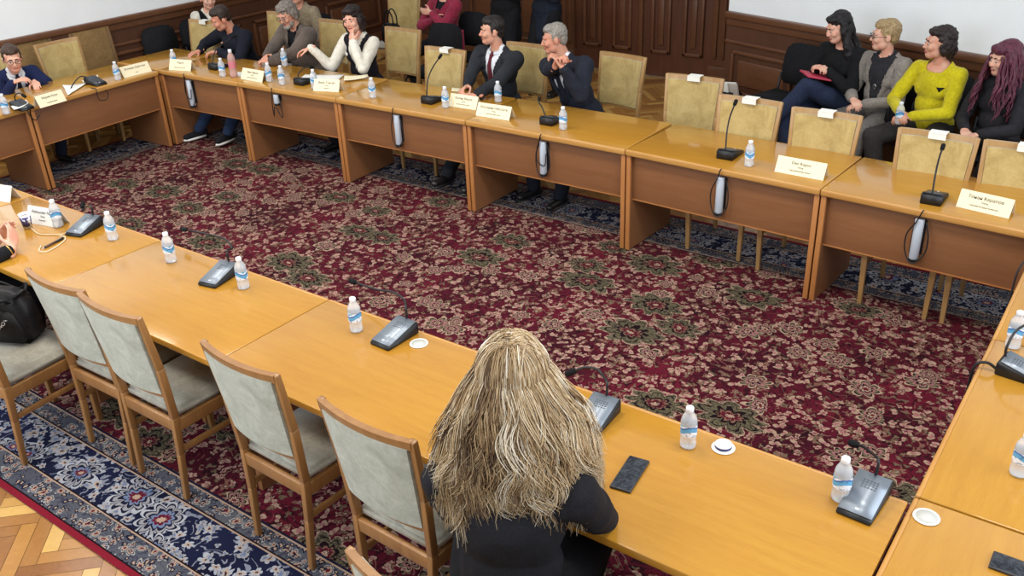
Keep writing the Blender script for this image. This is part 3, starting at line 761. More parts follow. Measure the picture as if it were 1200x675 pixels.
nameplate((907, 201), (965, 212), ('Deo Ropov', 'Член', 'Парламентарна група'), 'cream nameplate in front of the empty chairs, right of a lone bottle', GF)
nameplate((1120, 242), (1182, 256.5), ('Tонан Rарапов', 'Член', 'Парламентарна комисия'), 'cream nameplate at the right end of the far row', GF)
nameplate((555, 135), (599, 142), ('Костадин Николаев', 'Член', 'Парламентарна група'), 'cream nameplate between the two suited men, overlapping another card', GF)
nameplate((527, 124.5), (556, 129), ('Калин Миров', 'Член', 'Парламентарна група'), 'cream nameplate of the red tie man, behind a bottle', GF, w=.27)
nameplate((367, 106.5), (397, 108), ('Вяра Тенева', 'Член', 'комисия'), 'cream nameplate in front of the woman in the white blouse', GF)
nameplate((282, 92.5), (307, 97), ('Янко Янков', 'Член', 'Парламентарна група'), 'cream nameplate in front of the man in the grey jacket', GF)
nameplate((200, 82), (221, 83.5), ('Радев', '', 'Парламентарна група'), 'cream nameplate at the far row corner before the empty chair', GF, w=.26)
GL = 'nameplates on the left row'
nameplate((47.5, 127), (78.4, 118), ('Мария Рахи', '', 'Парламентарна'), 'cream nameplate on the left row under the open paper', GL)
nameplate((145.7, 91.7), (178, 83.5), ('Юлиана Дончева', '', 'член'), 'cream nameplate at the end of the left row by the corner', GL)
GN = 'nameplates on the near row'
nameplate((38, 262), (60, 266), ('Aleksander Ninov', 'Член', 'Kомисия'), 'white nameplate behind the paper cup', GN, mat=M_WHITE, w=.26)
nameplate((-24, 233), (8.5, 237), ('Hristov', 'Член', 'Kомисия'), 'white nameplate cut by the left frame edge', GN, mat=M_WHITE, w=.28)

# --- papers
def sheet(corners, label, z=.0012, mat=M_WHITE, curl=0., name='paper_sheet'):
    P = [at(u, v, TT) for u, v in corners]; m = MB(); n = 6; g = []
    for i in range(n+1):
        for j in range(n+1):
            s, t = i/n, j/n; p = P[0].lerp(P[1], s).lerp(P[3].lerp(P[2], s), t); g.append((p.x, p.y, TT+z+curl*((2*s-1)**2)*.5+curl*.3*noise.noise((s*3, t*3, curl*50))**2))
    vs = [m.bm.verts.new(p) for p in g]
    for i in range(n):
        for j in range(n): m.bm.faces.new([vs[a] for a in (i*(n+1)+j, (i+1)*(n+1)+j, (i+1)*(n+1)+j+1, i*(n+1)+j+1)]).smooth = True
    o = m.build(name, mat); md = o.modifiers.new('thick', 'SOLIDIFY'); md.thickness = .0012; md.offset = 1
    return tag(o, label, 'paper')
sheet([(73, 101), (104, 97.5), (80, 113), (76, 105)], 'open white sheet of paper on the left row beside the nameplate', curl=.02)
sheet([(358, 88), (404, 88), (396, 95), (346, 97)], 'white papers lying under the hands of the woman in the white blouse', curl=.01)
sheet([(404, 91), (431, 89.5), (432, 92.5), (403, 97)], 'folded cream paper right of the woman in the white blouse', z=.012, curl=.016, mat=M_CREAM)
sheet([(276, 84), (285, 85), (284, 90), (274, 89)], 'small white slip between the pink bottle and a nameplate', curl=.004)
sheet([(530, 103), (542, 104), (541, 108), (529, 107)], 'small pale slip at the hands of the red tie man', curl=.004, mat=M_CREAM)
sheet([(96, 96), (115, 89), (116, 93), (99, 99)], 'pale folded sheet behind the left row microphone', z=.004, curl=.02, mat=M_CREAM)
sheet([(14, 130), (32, 122), (35, 126), (18, 134)], 'white papers under the hand of the man in the navy suit', z=.03, curl=.02)
# --- phones
def phone(c, rz, L, W, label):
    t = empty('mobile_phone', (*c, TT+.0006), rz, label, 'phone')
    m = MB(); m.box((-W/2, -L/2, 0), (W/2, L/2, .009), .0035); m.build('phone_case', plain('phone case', (52, 50, 54), .4), t)
    ns = NT('phone glass'); v = ns.coord(); n = ns.noise(v, 30, 3, .6, 2)[0]
    m = MB(); m.box((-W/2+.004, -L/2+.005, .0088), (W/2-.004, L/2-.005, .0096), .0003); m.build('screen', ns.P(col=ns.ramp(n, [(.4, srgb(30, 32, 38)), (.65, srgb(64, 68, 76))]), rough=.12), t)
    m = MB(); m.box((-.008, L/2-.012, .0094), (.008, L/2-.010, .0099)); m.build('earpiece', M_BLACK, t)
    return t
phone((-1.204, 2.230), .135, .186, .076, 'dark mobile phone lying right of the blonde woman')
phone((-.028, 2.468), PI/2, .16, .078, 'black mobile phone on the corner table at the frame edge')
# --- discs and a lidded cup
def disc(u, v, label):
    p = at(u, v, TT); t = empty('coaster', (p.x, p.y, TT+.0006), 0, label, 'coaster')
    m = MB(); m.lathe([(0, 0), (.040, 0), (.0415, .002), (.0405, .004), (.034, .0042), (.033, .003), (0, .003)], 32); m.build('rim', M_WHITE, t)
    m = MB(); m.lathe([(.0325, .0031), (.0325, .0046), (0, .0046)], 32); m.build('inset', plain('grey inset', (196, 196, 190), .5), t)
    return t
disc(491, 403, 'flat white disc right of the console by a bottle'); disc(1085.5, 606.5, 'flat white disc on the corner table by the row joint')
p = at(847.5, 525, TT); t = empty('lidded_pot', (p.x, p.y, TT+.0006), 0, 'small white pot with a blue band on a white disc', 'pot')
m = MB(); m.lathe([(0, 0), (.041, 0), (.0425, .002), (.041, .004), (0, .004)], 32); m.build('saucer', M_WHITE, t)
m = MB(); m.lathe([(.0285, .0045), (.0305, .007), (.0305, .014), (.0290, .0145)], 32); m.build('blue_band', plain('navy band', (38, 48, 110), .4), t)
m = MB(); m.lathe([(.0295, .0142), (.0305, .0155), (.030, .019), (.026, .021), (0, .0215)], 32); m.build('lid', M_CAP, t)
# --- paper cup, pen
cm = NT('printed paper cup'); v = cm.coord(); x, y, z = cm.sep(v)[:3]
n = cm.noise(cm.mapping(v, (1, 1, .7)), 34, 2, .5, 1.)[0]; inb = cm.math('MULTIPLY', cm.math('GREATER_THAN', z, .014), cm.math('LESS_THAN', z, .074))
cc = cm.mix(cm.math('MULTIPLY', inb, cm.math('GREATER_THAN', n, .45)), srgb(236, 238, 244), srgb(62, 60, 120)); cm.P(col=cc, rough=.55)
p = at(33, 267, TT); t = empty('paper_cup', (p.x, p.y, TT+.0006), 0, 'white paper cup with dark blue print', 'cup')
m = MB(); m.lathe([(0, .004), (.023, .004), (.024, 0), (.033, .088), (.031, .088), (.0225, .007), (0, .007)], 28); m.build('cup_wall', cm.m, t)
m = MB(); m.lathe([(.0315, .0865), (.034, .0865), (.0348, .0885), (.0335, .0905), (.0315, .0895)], 28); m.build('cup_rim', M_WHITE, t)
a, b = at(50, 291, TT+.007), at(74, 279, TT+.007); d = (b-a).normalized()
t = empty('pen', a, math.atan2(d.y, d.x), 'dark pen lying in a loop of pale cord near the paper cup', 'pen'); L = (b-a).length
m = MB(); m.tube([(.015, 0, 0), (L*.62, 0, 0)], .0065, 12); m.build('barrel', plain('brown barrel', (84, 58, 48), .35), t)
m = MB(); m.tube([(L*.62, 0, 0), (L, 0, 0)], [.0068, .0064], 12); m.build('pen_cap', M_BLACK, t)
m = MB(); m.tube([(-.005, 0, 0), (.015, 0, 0)], [.001, .0055], 10); m.build('tip', M_STEEL, t)
m = MB(); m.box((L*.64, -.0015, .006), (L*.93, .0015, .0085), .0006); m.build('clip', M_STEEL, t)
pc = [at(u, v, TT+.004) for u, v in ((48, 288), (46, 294), (54, 295), (66, 289), (76, 281), (75, 277), (70, 277))]
cable(pc, 'pale cord looped around the dark pen', .003, plain('pale cord', (232, 214, 184), .7), 'cord')
# --- bags
leather = cloth('black leather', (26, 25, 28), (15, 15, 17), 30, .45, 0, .2)
p = at(14, 372, .5); t = empty('handbag', (-4.56, 1.76, .498), .45, 'black leather handbag with a chain lying on the left chair', 'bag')
m = MB(); m.prism([(-.15, 0), (.15, 0), (.165, .10), (.135, .25), (.09, .28), (-.1, .285), (-.14, .25), (-.165, .1)], .15, Matrix(((1, 0, 0, 0), (0, 0, -1, .075), (0, 1, 0, 0), (0, 0, 0, 1))), .03); m.build('bag_body', leather, t)
m = MB(); m.prism([(-.13, .02), (.13, .02), (.145, .10), (.1, .2), (-.1, .2), (-.145, .10)], .02, Matrix(((1, 0, 0, 0), (0, 0, -1, -.068), (0, 1, 0, 0), (0, 0, 0, 1))), .008); m.build('front_pocket', leather, t)
m = MB()
for k in range(9):
    a = k/8*PI; m.bm.verts.ensure_lookup_table()
    c = V3((-.07+.14*k/8, -.098, .16-.05*math.sin(a))); R = Matrix.Rotation(k*1.3, 3, 'X')
    m.tube([c+R @ V3((.011*math.cos(q*PI/4), .0, .008*math.sin(q*PI/4))) for q in range(9)], .0022, 6, False)
m.build('chain', M_STEEL, t)
for s in (-1, 1):
    m = MB(); m.tube(arc([(-.09, s*.06, .24), (-.08, s*.10, .27), (0, s*.13, .22), (.08, s*.10, .27), (.09, s*.06, .24)]), .008, 8); m.build('bag_handle', leather, t)
t = empty('handbag', (-7.56, 7.93, .495), PI+.2, 'black handbag with two upright handles on the beige chair', 'bag')
m = MB(); m.prism([(-.11, 0), (.11, 0), (.12, .06), (.095, .22), (-.095, .22), (-.12, .06)], .11, Matrix(((1, 0, 0, 0), (0, 0, -1, .055), (0, 1, 0, 0), (0, 0, 0, 1))), .02); m.build('bag_body', leather, t)
for s in (-1, 1):
    m = MB(); m.tube(arc([(-.06, s*.04, .2), (-.055, s*.045, .30), (-.02, s*.045, .37), (.02, s*.045, .37), (.055, s*.045, .30), (.06, s*.04, .2)]), .008, 8); m.build('bag_handle', leather, t)
p = wall_pt(.25, .28)
t = empty('tote_bag', (p.x, p.y, 0), WRZ, 'open black bag of white papers against the wall beside the doors', 'bag')
m = MB(); m.prism([(-.15, 0), (.15, 0), (.17, .36), (-.17, .36)], .22, Matrix(((1, 0, 0, 0), (0, 0, -1, .11), (0, 1, 0, 0), (0, 0, 0, 1))), .025); m.build('bag_body', leather, t)
for i, (x, y, r) in enumerate(((-.05, .0, .2), (.05, .03, -.15), (.0, -.04, .05))):
    m = MB(); m.bar((x-.08, y, .30), (x-.06, y+.02, .44), .16, .02, up=(0, 1, 0), bev=.004); m.build('paper_bundle', M_WHITE if i else plain('greyish paper', (190, 180, 170), .8), t)
p = wall_pt(.70, .44)
t = empty('backpack', (p.x, p.y, 0), WRZ+.1, 'black bag on the floor under the empty black chair', 'bag')
m = MB(); m.prism([(-.16, 0), (.16, 0), (.17, .2), (.13, .33), (-.13, .33), (-.17, .2)], .20, Matrix(((1, 0, 0, 0), (0, 0, -1, .18), (0, 1, 0, 0), (0, 0, 0, 1))), .04); m.build('bag_body', leather, t)
m = MB(); m.tube(arc([(-.06, -.02+.1, .31), (-.04, .08, .37), (.04, .08, .37), (.06, .08, .31)]), .01, 8); m.build('bag_handle', leather, t)
m = MB(); m.box((-.1, .17, .04), (.1, .2, .18), .015); m.build('front_pocket', leather, t)
# ------------------------------------------------------------------ people
def remesh(mb, voxel, smooth=2, noise_amp=0., noise_f=8., taub=True):
    """one closed skin over the collected shapes"""
    me = bpy.data.meshes.new('tmp'); mb.bm.to_mesh(me); mb.bm.free()
    o = bpy.data.objects.new('tmp', me); COL.objects.link(o)
    md = o.modifiers.new('r', 'REMESH'); md.mode = 'VOXEL'; md.voxel_size = voxel; md.use_smooth_shade = True
    if smooth:
        sm = o.modifiers.new('s', 'SMOOTH'); sm.factor = .5; sm.iterations = smooth
    dg = bpy.context.evaluated_depsgraph_get(); out = bpy.data.meshes.new_from_object(o.evaluated_get(dg)); bpy.data.objects.remove(o); bpy.data.meshes.remove(me)
    if noise_amp:
        n = len(out.vertices); co = np.empty(n*3); no = np.empty(n*3); out.vertices.foreach_get('co', co); out.vertex_normals.foreach_get('vector', no)
        co = co.reshape(-1, 3); no = no.reshape(-1, 3)
        d = np.array([noise.fractal(V3(c)*noise_f, 1., 2., 2) for c in co])
        co = co+no*(d*noise_amp)[:, None]; out.vertices.foreach_set('co', co.ravel()); out.update()
    out.polygons.foreach_set('use_smooth', [True]*len(out.polygons))
    return out
def Rz(a): return Matrix.Rotation(a, 3, 'Z')
def Rx(a): return Matrix.Rotation(a, 3, 'X')
def Ry(a): return Matrix.Rotation(a, 3, 'Y')
def ik(S, W, a, b, pole):
    d = W-S; L = min(d.length, (a+b)*.995); d.normalize(); W = S+d*L
    x = (a*a-b*b+L*L)/(2*L); h = math.sqrt(max(a*a-x*x, 0)); p = V3(pole); p = (p-d*p.dot(d)).normalized()
    return S+d*x+p*h, W

def segdist(p, a, b):
    d = b-a; t = max(0, min(1, (p-a).dot(d)/d.length_squared)); return (p-a-d*t).length
class Fig:
    def __init__(s, label, loc, rz, sit=True, k=1., sex='m', lean=0., twist=0., side=0., head=(0, 0, 0), hands=None, feet=None, knees=None, skin=(214, 164, 138), pz=None, hand_pose=None, poles=None, group=None, headshift=(0, 0, 0)):
        s.t = empty('person', loc, rz, label, 'person', group); s.k = k; s.sit = sit; s.sex = sex
        s.inv = (Matrix.Translation(loc) @ Matrix.Rotation(rz, 4, 'Z')).inverted()
        if pz is None: pz = .565 if sit else .93*k
        s.P = V3((0, 0, pz)); s.T = Rz(twist) @ Rx(-lean) @ Ry(side)
        s.sw = (.192 if sex == 'm' else .157)*k
        s.H = Rz(head[0]) @ Rx(-head[1]) @ Ry(head[2])
        s.neck0 = s.tp(0, -.012, .445); s.hc = s.tp(0, .0, .508)+V3((0, .0, 0))+s.H @ V3((0, .03, .105*k))+V3(headshift)
        s.sh = {1: s.tp(s.sw, -.005, .40), -1: s.tp(-s.sw, -.005, .40)}
        s.hip = {i: V3((i*.092*k, 0, pz-.02)) for i in (1, -1)}
        s.skin = NTskin(skin)
        if DBG:
            w = (Matrix.Translation(loc) @ Matrix.Rotation(rz, 4, 'Z')) @ s.hc; d = w-CO; print('HEAD', label[:40], round(600+CF*d.dot(CR)/d.dot(CFW)), round(337.5+CF*d.dot(CD)/d.dot(CFW)))
        s.el, s.wr, s.hand = {}, {}, {}
        for i, key in ((1, 'R'), (-1, 'L')):
            q = (hands or {}).get(key)
            if q is None: q = V3((i*.14, .33, .60)) if sit else V3((i*.25*k, .05, .78*k))
            elif len(q) == 4: q = s.inv @ V3(q[:3])
            else: q = V3(q)
            pole = (poles or {}).get(key, (i*.8, -.4, -.9))
            s.el[i], s.wr[i] = ik(s.sh[i], q, .285*k, .25*k, pole)
            f, n, c = (hand_pose or {}).get(key, (None, None, .5))
            f = (s.wr[i]-s.el[i]).normalized() if f is None else V3(f).normalized()
            n = V3((0, 0, -1)) if n is None else V3(n)
            s.hand[i] = (f, (n-f*n.dot(f)).normalized(), c)
        s.kn, s.an = {}, {}
        for i, key in ((1, 'R'), (-1, 'L')):
            if sit:
                s.an[i] = V3((feet or {}).get(key, (i*.12, .40, .095)))
                kd = V3((knees or {}).get(key, (i*.5, 1., 1.2)))
            else:
                s.an[i] = V3((feet or {}).get(key, (i*.11, .0, .095))); kd = V3((0, 1, 0))
            s.kn[i], s.an[i] = ik(s.hip[i], s.an[i], .44*k, .42*k, kd)
    def tp(s, x, y, z): return s.P+s.T @ (V3((x, y, z))*s.k)
    def hp(s, x, y, z): return s.hc+s.H @ (V3((x, y, z))*s.hk)
    hk = 1.
    # ---- the body itself
    def body(s, voxel=.0055, nose=1., jaw=1., fat=0.):
        m = MB(); k = s.k; T = s.T; H = s.H; f = .9 if s.sex == 'f' else 1.
        m.ell(s.tp(0, 0, .02), (.14*k, .10*k, .11*k), T); m.ell(s.tp(0, 0, .17), (.125*k*f, .088*k, .15*k), T); m.ell(s.tp(0, 0, .31), (.14*k*f, .095*k, .15*k), T)
        m.cap(s.tp(-s.sw*.75/k, -.005, .40), s.tp(s.sw*.75/k, -.005, .40), .055*k)
        m.cap(s.tp(-.06, -.015, .42), s.tp(0, -.012, .47), .045*k); m.cap(s.tp(.06, -.015, .42), s.tp(0, -.012, .47), .045*k)
        m.cap(s.neck0, s.hp(0, -.02, -.05), .054*k*f, .050*k*f)
        for i in (1, -1):
            m.cap(s.sh[i], s.el[i], .050*k*f, .040*k*f); m.cap(s.el[i], s.wr[i], .040*k*f, .027*k*f)
            m.cap(s.hip[i], s.kn[i], .078*k, .055*k); m.cap(s.kn[i], s.an[i], .053*k, .036*k)
            m.cap(s.an[i]+V3((0, -.02, -.05)), s.an[i]+V3((i*.02, .13, -.065)), .032, .025)
            s.hand_shape(m, i)
        # head
        R = H
        m.ell(s.hp(0, -.018, .030), (.074, .092, .084), R); m.ell(s.hp(0, .025, -.022), (.060, .066, .086), R)
        m.ell(s.hp(0, .045, -.078), (.040*jaw, .042, .034), R); m.ell(s.hp(.03, .02, -.06), (.030, .045, .04), R); m.ell(s.hp(-.03, .02, -.06), (.030, .045, .04), R)
        m.cap(s.hp(0, .083, .014), s.hp(0, .0985+.004*nose, -.024), .0075, .0105*nose); m.ell(s.hp(.010, .091, -.028), (.008, .009, .007), R); m.ell(s.hp(-.010, .091, -.028), (.008, .009, .007), R)
        m.cap(s.hp(-.042, .072, .026), s.hp(.042, .072, .026), .0125); m.ell(s.hp(.036, .062, -.022), (.027, .026, .027), R); m.ell(s.hp(-.036, .062, -.022), (.027, .026, .027), R)
        m.ell(s.hp(0, .074, -.055), (.024, .016, .013), R)
        for i in (1, -1): m.ell(s.hp(i*.077, -.008, -.006), (.010, .021, .032), R @ Rz(i*.3))
        me = remesh(m, voxel, 2); me.materials.append(s.skin); o = link('body', me, s.t)
        for i in (1, -1):
            e = MB(); e.ell(s.hp(i*.031, .0792, .002), (.0115, .0085, .0055), R, 14); ey = e.build('eye', plain('eye white', (196, 186, 180), .4), s.t)
            e = MB(); e.ell(s.hp(i*.031, .0862, .002), (.0058, .0028, .0052), R, 12); e.build('iris', plain('iris dark', (48, 34, 26), .25), ey)
        e = MB(); e.cap(s.hp(-.017, .0855, -.0545), s.hp(.017, .0855, -.0545), .0046, None, .8); e.cap(s.hp(-.013, .086, -.060), s.hp(.013, .086, -.060), .0048); e.build('lips', plain('lips', (164, 92, 86), .5), s.t)
        return o
    def brows(s, c):
        for i in (1, -1):
            e = MB(); e.cap(s.hp(i*.014, .087, .024), s.hp(i*.046, .078, .028), .0042, .003); e.build('eyebrow', plain('brow %d' % c[0], c, .9), s.t)
    def hand_shape(s, m, i):
        k = .98*s.k if s.sex == 'm' else .9*s.k
        W = s.wr[i]; f, n, c = s.hand[i]; l = f.cross(n)*(1 if i == 1 else -1)
        m.cap(W-f*.03, W+f*.02, .026*k, .026*k, .7, l)
        offs = (.030, .010, -.010, -.029); lens = ((.042, .026, .021), (.046, .029, .023), (.042, .027, .021), (.033, .021, .018))
        for o, ln, r in zip(offs, lens, (.0088, .0092, .0088, .0078)):
            kn = W+f*(.088*k-abs(o-.01)*.2)+l*(o*k); m.cap(W+f*.012+l*(o*.6*k), kn, .0125*k, .0108*k)
            p = kn; a = c*.55
            for j, L in enumerate(ln):
                d = (f*math.cos(a)+n*math.sin(a)+l*(o*.9*(1-c))).normalized(); q = p+d*(L*k); m.cap(p, q, r*k*(1-.06*j), r*k*(.94-.06*j), n=10); p = q; a += c*(1.15 if j == 0 else .8)
        p = W+f*(.026*k)+l*(.026*k)+n*.006; d1 = (f*.62+l*.72+n*.35).normalized(); d2 = (f*.85+l*.3+n*(.3+.3*c)).normalized(); d3 = (f*.9+n*(.25+.4*c)-l*.1*c).normalized()
        for d, L, r in ((d1, .042, .0125), (d2, .033, .0105), (d3, .026, .0095)):
            q = p+d*(L*k); m.cap(p, q, r*k, r*k*.9, n=10); p = q
    # ---- clothing
    def torso(s, m, off=.012, hipw=True, skirt=0., fat=0.):
        k = s.k; T = s.T; f = .9 if s.sex == 'f' else 1.
        if hipw: m.ell(s.tp(0, .0, .02), (.155*k+off, .115*k+off+fat*.6, .12*k), T)
        m.ell(s.tp(0, .005+fat*.4, .15), (.136*k*f+off+fat*.5, .098*k+off+fat, .15*k), T); m.ell(s.tp(0, .0, .305), ((.148*f if s.sex == 'f' else .162)*k+off, .106*k+off, .155*k), T)
        if s.sex == 'f':
            for i in (1, -1): m.ell(s.tp(i*.062, .056, .285), (.066+off*.5, .050+off*.5, .066), T)
        m.cap(s.tp(-s.sw*.8/k, -.005, .395), s.tp(s.sw*.8/k, -.005, .395), .058*k+off*.7)
        m.cap(s.tp(-.09, -.015, .415), s.tp(-.02, -.015, .47), .040*k+off*.5); m.cap(s.tp(.09, -.015, .415), s.tp(.02, -.015, .47), .040*k+off*.5)
        if skirt: m.cap(s.tp(0, 0, .0), s.tp(0, .0, -skirt), .14*k+off, .16*k+off, .78, s.T @ V3((1, 0, 0)))
    def sleeves(s, m, off=.014, upto=1., cuff=0., only=(1, -1)):
        k = s.k; f = .88 if s.sex == 'f' else 1.
        for i in only:
            m.cap(s.sh[i], s.el[i], .053*k*f+off*.9, .041*k*f+off*.7)
            if upto > 0: m.cap(s.el[i], s.el[i].lerp(s.wr[i], upto), .041*k*f+off*.7, .030*k*f+off*.6+cuff)
    def garment(s, name, mat, off=.012, sleeves=1., hipw=True, vopen=None, neck_r=.062, neck_z=.44, voxel=.0085, wr=.006, skirt=0., label=None, fat=0., sl_off=None, seam=None, open_low=0.):
        """a top: torso and sleeves, cut out at the neck and, with vopen=(z, half width), down the front"""
        m = MB(); s.torso(m, off, hipw, skirt, fat)
        if sleeves is not None: s.sleeves(m, off if sl_off is None else sl_off, sleeves)
        me = remesh(m, voxel, 3, wr, 9.)
        bm = bmesh.new(); bm.from_mesh(me); Ti = s.T.transposed(); dele = []
        ua, ub = (s.hp(0, -.02, -.05)-s.neck0).normalized(), s.neck0
        for f in bm.faces:
            c = f.calc_center_median(); q = (Ti @ (c-s.P))/s.k
            if q.y > .13 or any(segdist(c, a, b) < .066*s.k+off for i in (1, -1) for a, b in ((s.sh[i].lerp(s.el[i], .35), s.el[i]), (s.el[i], s.wr[i]))): continue
            if q.z > neck_z and (q.x**2+((q.y+.0)/1.05)**2)**.5 < neck_r: dele.append(f); continue
            if vopen and q.y > .015 and vopen[0] < q.z < .56 and abs(q.x) < vopen[1]*(q.z-vopen[0])/(.45-vopen[0]): dele.append(f); continue
            if open_low and q.y > .02 and q.z < open_low and abs(q.x) < .02+.12*(open_low-q.z): dele.append(f)
        bmesh.ops.delete(bm, geom=dele, context='FACES'); bm.to_mesh(me); bm.free()
        me.materials.append(mat); o = link(name, me, s.t); md = o.modifiers.new('cloth', 'SOLIDIFY'); md.thickness = .004; md.offset = -1
        if label: o['label'] = label
        s.last = me; return o
    def bvh(s, me): 
        bm = bmesh.new(); bm.from_mesh(me); b = BVHTree.FromBMesh(bm); bm.free(); return b
    def patch(s, name, me, rows, mat, off=.004, thick=.003, parent=None, back=False, nx=4):
        """cloth laid on a garment's front: rows of (z, x0, x1) in the torso frame"""
        b = s.bvh(me); bm = bmesh.new(); g = []; D = s.T @ V3((0, 1 if back else -1, 0))
        for z, x0, x1 in rows:
            r = []
            for j in range(nx+1):
                x = x0+(x1-x0)*j/nx; o = s.tp(x, -.5 if back else .5, z); h = b.ray_cast(o, D)
                for _ in range(4):
                    if h[0] is None or abs((s.T.transposed() @ (h[0]-s.P)).y) < .165*s.k: break
                    h = b.ray_cast(h[0]+D*.004, D)
                p = h[0] if h[0] is not None else s.tp(x, .1, z)
                r.append(bm.verts.new(p-D*off))
            g.append(r)
        for a, c in zip(g, g[1:]):
            for j in range(nx): bm.faces.new((a[j], a[j+1], c[j+1], c[j])).smooth = True
        bmesh.ops.recalc_face_normals(bm, faces=bm.faces[:])
        o2 = bpy.data.meshes.new(name); bm.to_mesh(o2); bm.free(); o2.materials.append(mat); o = link(name, o2, parent or s.t)
        md = o.modifiers.new('thick', 'SOLIDIFY'); md.thickness = thick; md.offset = 0; return o
    def trousers(s, mat, off=.012, voxel=.010, name='trousers', flare=0.):
        m = MB(); k = s.k; m.ell(s.tp(0, 0, .0), (.155*k+off*.6, .12*k+off*.6, .12*k), s.T)
        for i in (1, -1):
            m.cap(s.hip[i], s.kn[i], .083*k+off, .060*k+off); m.cap(s.kn[i], s.kn[i].lerp(s.an[i], 1.0), .060*k+off, .042*k+off+flare)
        me = remesh(m, voxel, 3, .006, 8.); me.materials.append(mat); return link(name, me, s.t)
    def shoes(s, mat, sole=None, sock=None):
        for i in (1, -1):
            a = s.an[i]; sh = s.kn[i]-a; fw = V3((i*.12, 1, 0)).normalized()
            z0 = a.z-.095
            m = MB(); m.cap(V3((a.x, a.y-.03, z0+.05))-fw*.02, V3((a.x, a.y, z0+.04))+fw*.15, .040, .034, .85, (1, 0, 0)); m.cap(V3((a.x, a.y-.03, z0+.06)), a+V3((0, -.01, .0)), .038, .042)
            me = remesh(m, .007, 2); me.materials.append(mat); o = link('shoe', me, s.t)
            m = MB(); L = [(-.045, -.03), (-.05, .05), (-.045, .16), (0, .205), (.045, .16), (.05, .05), (.045, -.03), (0, -.065)]
            ang = math.atan2(-fw.x, fw.y)
            m.prism([(x*.82, y) for x, y in L], .022, Matrix.Translation((a.x, a.y-.01, z0)) @ Matrix.Rotation(ang, 4, 'Z'), .006); m.build('sole', sole or M_BLACK, o)
    def collar(s, mat, r=.062, h=.035, name='collar', z=.44, gap=.5):
        m = MB(); n = 20; up = (s.hp(0, -.02, -.05)-s.neck0).normalized(); pts = []; bm = m.bm; g = []
        for j in range(n+1):
            a = PI/2+gap*.5+(2*PI-gap)*j/n; c = V3((math.cos(a)*r, math.sin(a)*r*1.02-.004, 0)); row = []
            for hh, rr in ((0, 1.08), (h*.8, .98), (h, 1.0), (h*.1, 1.22)):
                row.append(bm.verts.new(s.tp(c.x*rr, c.y*rr-.004, z)+s.T @ V3((0, 0, hh+.012*(-math.sin(a))*1))))
            g.append(row)
        for p, q in zip(g, g[1:]):
            for j in range(3): bm.faces.new((p[j], p[j+1], q[j+1], q[j])).smooth = True
        o = m.build(name, mat, s.t); md = o.modifiers.new('t', 'SOLIDIFY'); md.thickness = .003; return o
    def suit(s, jacket, shirt, tie=None, fat=0., pocket=True, vz=.14):
        sm = s.garment('shirt', shirt, .006, .96, True, fat=fat, wr=.003, neck_z=.47, neck_r=.05); shirt_me = s.last
        s.collar(shirt)
        if tie: 
            s.patch('tie', shirt_me, [(.455, -.018, .018), (.435, -.022, .022), (.415, -.013, .013), (.36, -.02, .02), (.28, -.027, .027), (.16, -.034, .034), (.10, -.036, .036)], tie, .008, .006)
        s.garment('jacket', jacket, .020, .93, True, vopen=(vz, .085), neck_r=.078, neck_z=.425, wr=.007, skirt=.06, fat=fat, open_low=.05); jm = s.last
        lap = [(.455, .064, .085), (.42, .062, .108), (.37, .058, .122), (.33, .053, .128), (.325, .052, .112), (.27, .042, .098), (.20, .025, .066), (vz+.005, .004, .012)]
        for i in (1, -1): s.patch('lapel', jm, [(z, i*a, i*b) for z, a, b in lap], jacket, .004, .005)
        if pocket: s.patch('pocket_square', jm, [(.305, -.128, -.088), (.325, -.125, -.094), (.335, -.112, -.100)], M_WHITE, .006, .003)
        return jm
    # ---- hair
    def hair(s, mat, blobs, voxel=.0065, amp=.006, f=38., name='hair', label=None):
        """blobs: (x, y, z, rx, ry, rz) in the head frame"""
        m = MB()
        for b in blobs: m.ell(s.hp(*b[:3]), b[3:6], s.H)
        me = remesh(m, voxel, 1, amp, f); me.materials.append(mat); o = link(name, me, s.t)
        if label: o['label'] = label
        return o
    def glasses(s, mat, r=.021, h=.8):
        m = MB()
        for i in (1, -1):
            m.tube([s.hp(i*.033+r*math.cos(q*PI/8), .097-abs(math.cos(q*PI/8)*i*.0), .004+r*h*math.sin(q*PI/8)) for q in range(17)], .0022, 6, False)
            m.tube([s.hp(i*(.033+r), .096, .008), s.hp(i*.076, .07, .008), s.hp(i*.082, -.0, .006)], .0018, 6)
        m.tube([s.hp(-.012, .1, .006), s.hp(0, .104, .008), s.hp(.012, .1, .006)], .0018, 6)
        return m.build('glasses', mat, s.t)
    def locks(s, mat, paths, r=.006, name='hair', n=5, seed=1, pal=None, label=None):
        """many tapered locks as one mesh, each with its own shade"""
        rnd = random.Random(seed); VV, FF, SS = [], [], []; base = 0; ca = np.array([[math.cos(2*PI*j/n), math.sin(2*PI*j/n)] for j in range(n)])
        for pts in paths:
            sh = rnd.random()
            if isinstance(pts, tuple): pts, sh = pts
            Q = np.array([tuple(p) for p in pts]); m_ = len(Q); T_ = np.gradient(Q, axis=0); T_ /= np.linalg.norm(T_, axis=1)[:, None]+1e-9
            ref = np.array([.31, .22, .92]); ref = np.array([1., 0, 0]) if abs(T_[m_//2] @ ref) > .9 else ref
            U = np.cross(T_, ref); U /= np.linalg.norm(U, axis=1)[:, None]+1e-9; W = np.cross(T_, U); fr = np.linspace(0, 1, m_)
            q = r*rnd.uniform(.6, 1.35)*(.55+.45*np.minimum(1, fr*5))*(1-.8*np.maximum(0, (fr-.72)/.28)**1.5)
            VV.append((Q[:, None]+(U[:, None]*ca[None, :, :1]+W[:, None]*ca[None, :, 1:])*q[:, None, None]).reshape(-1, 3))
            i = np.arange(m_-1)[:, None]*n; j = np.arange(n)[None]; k = (j+1) % n
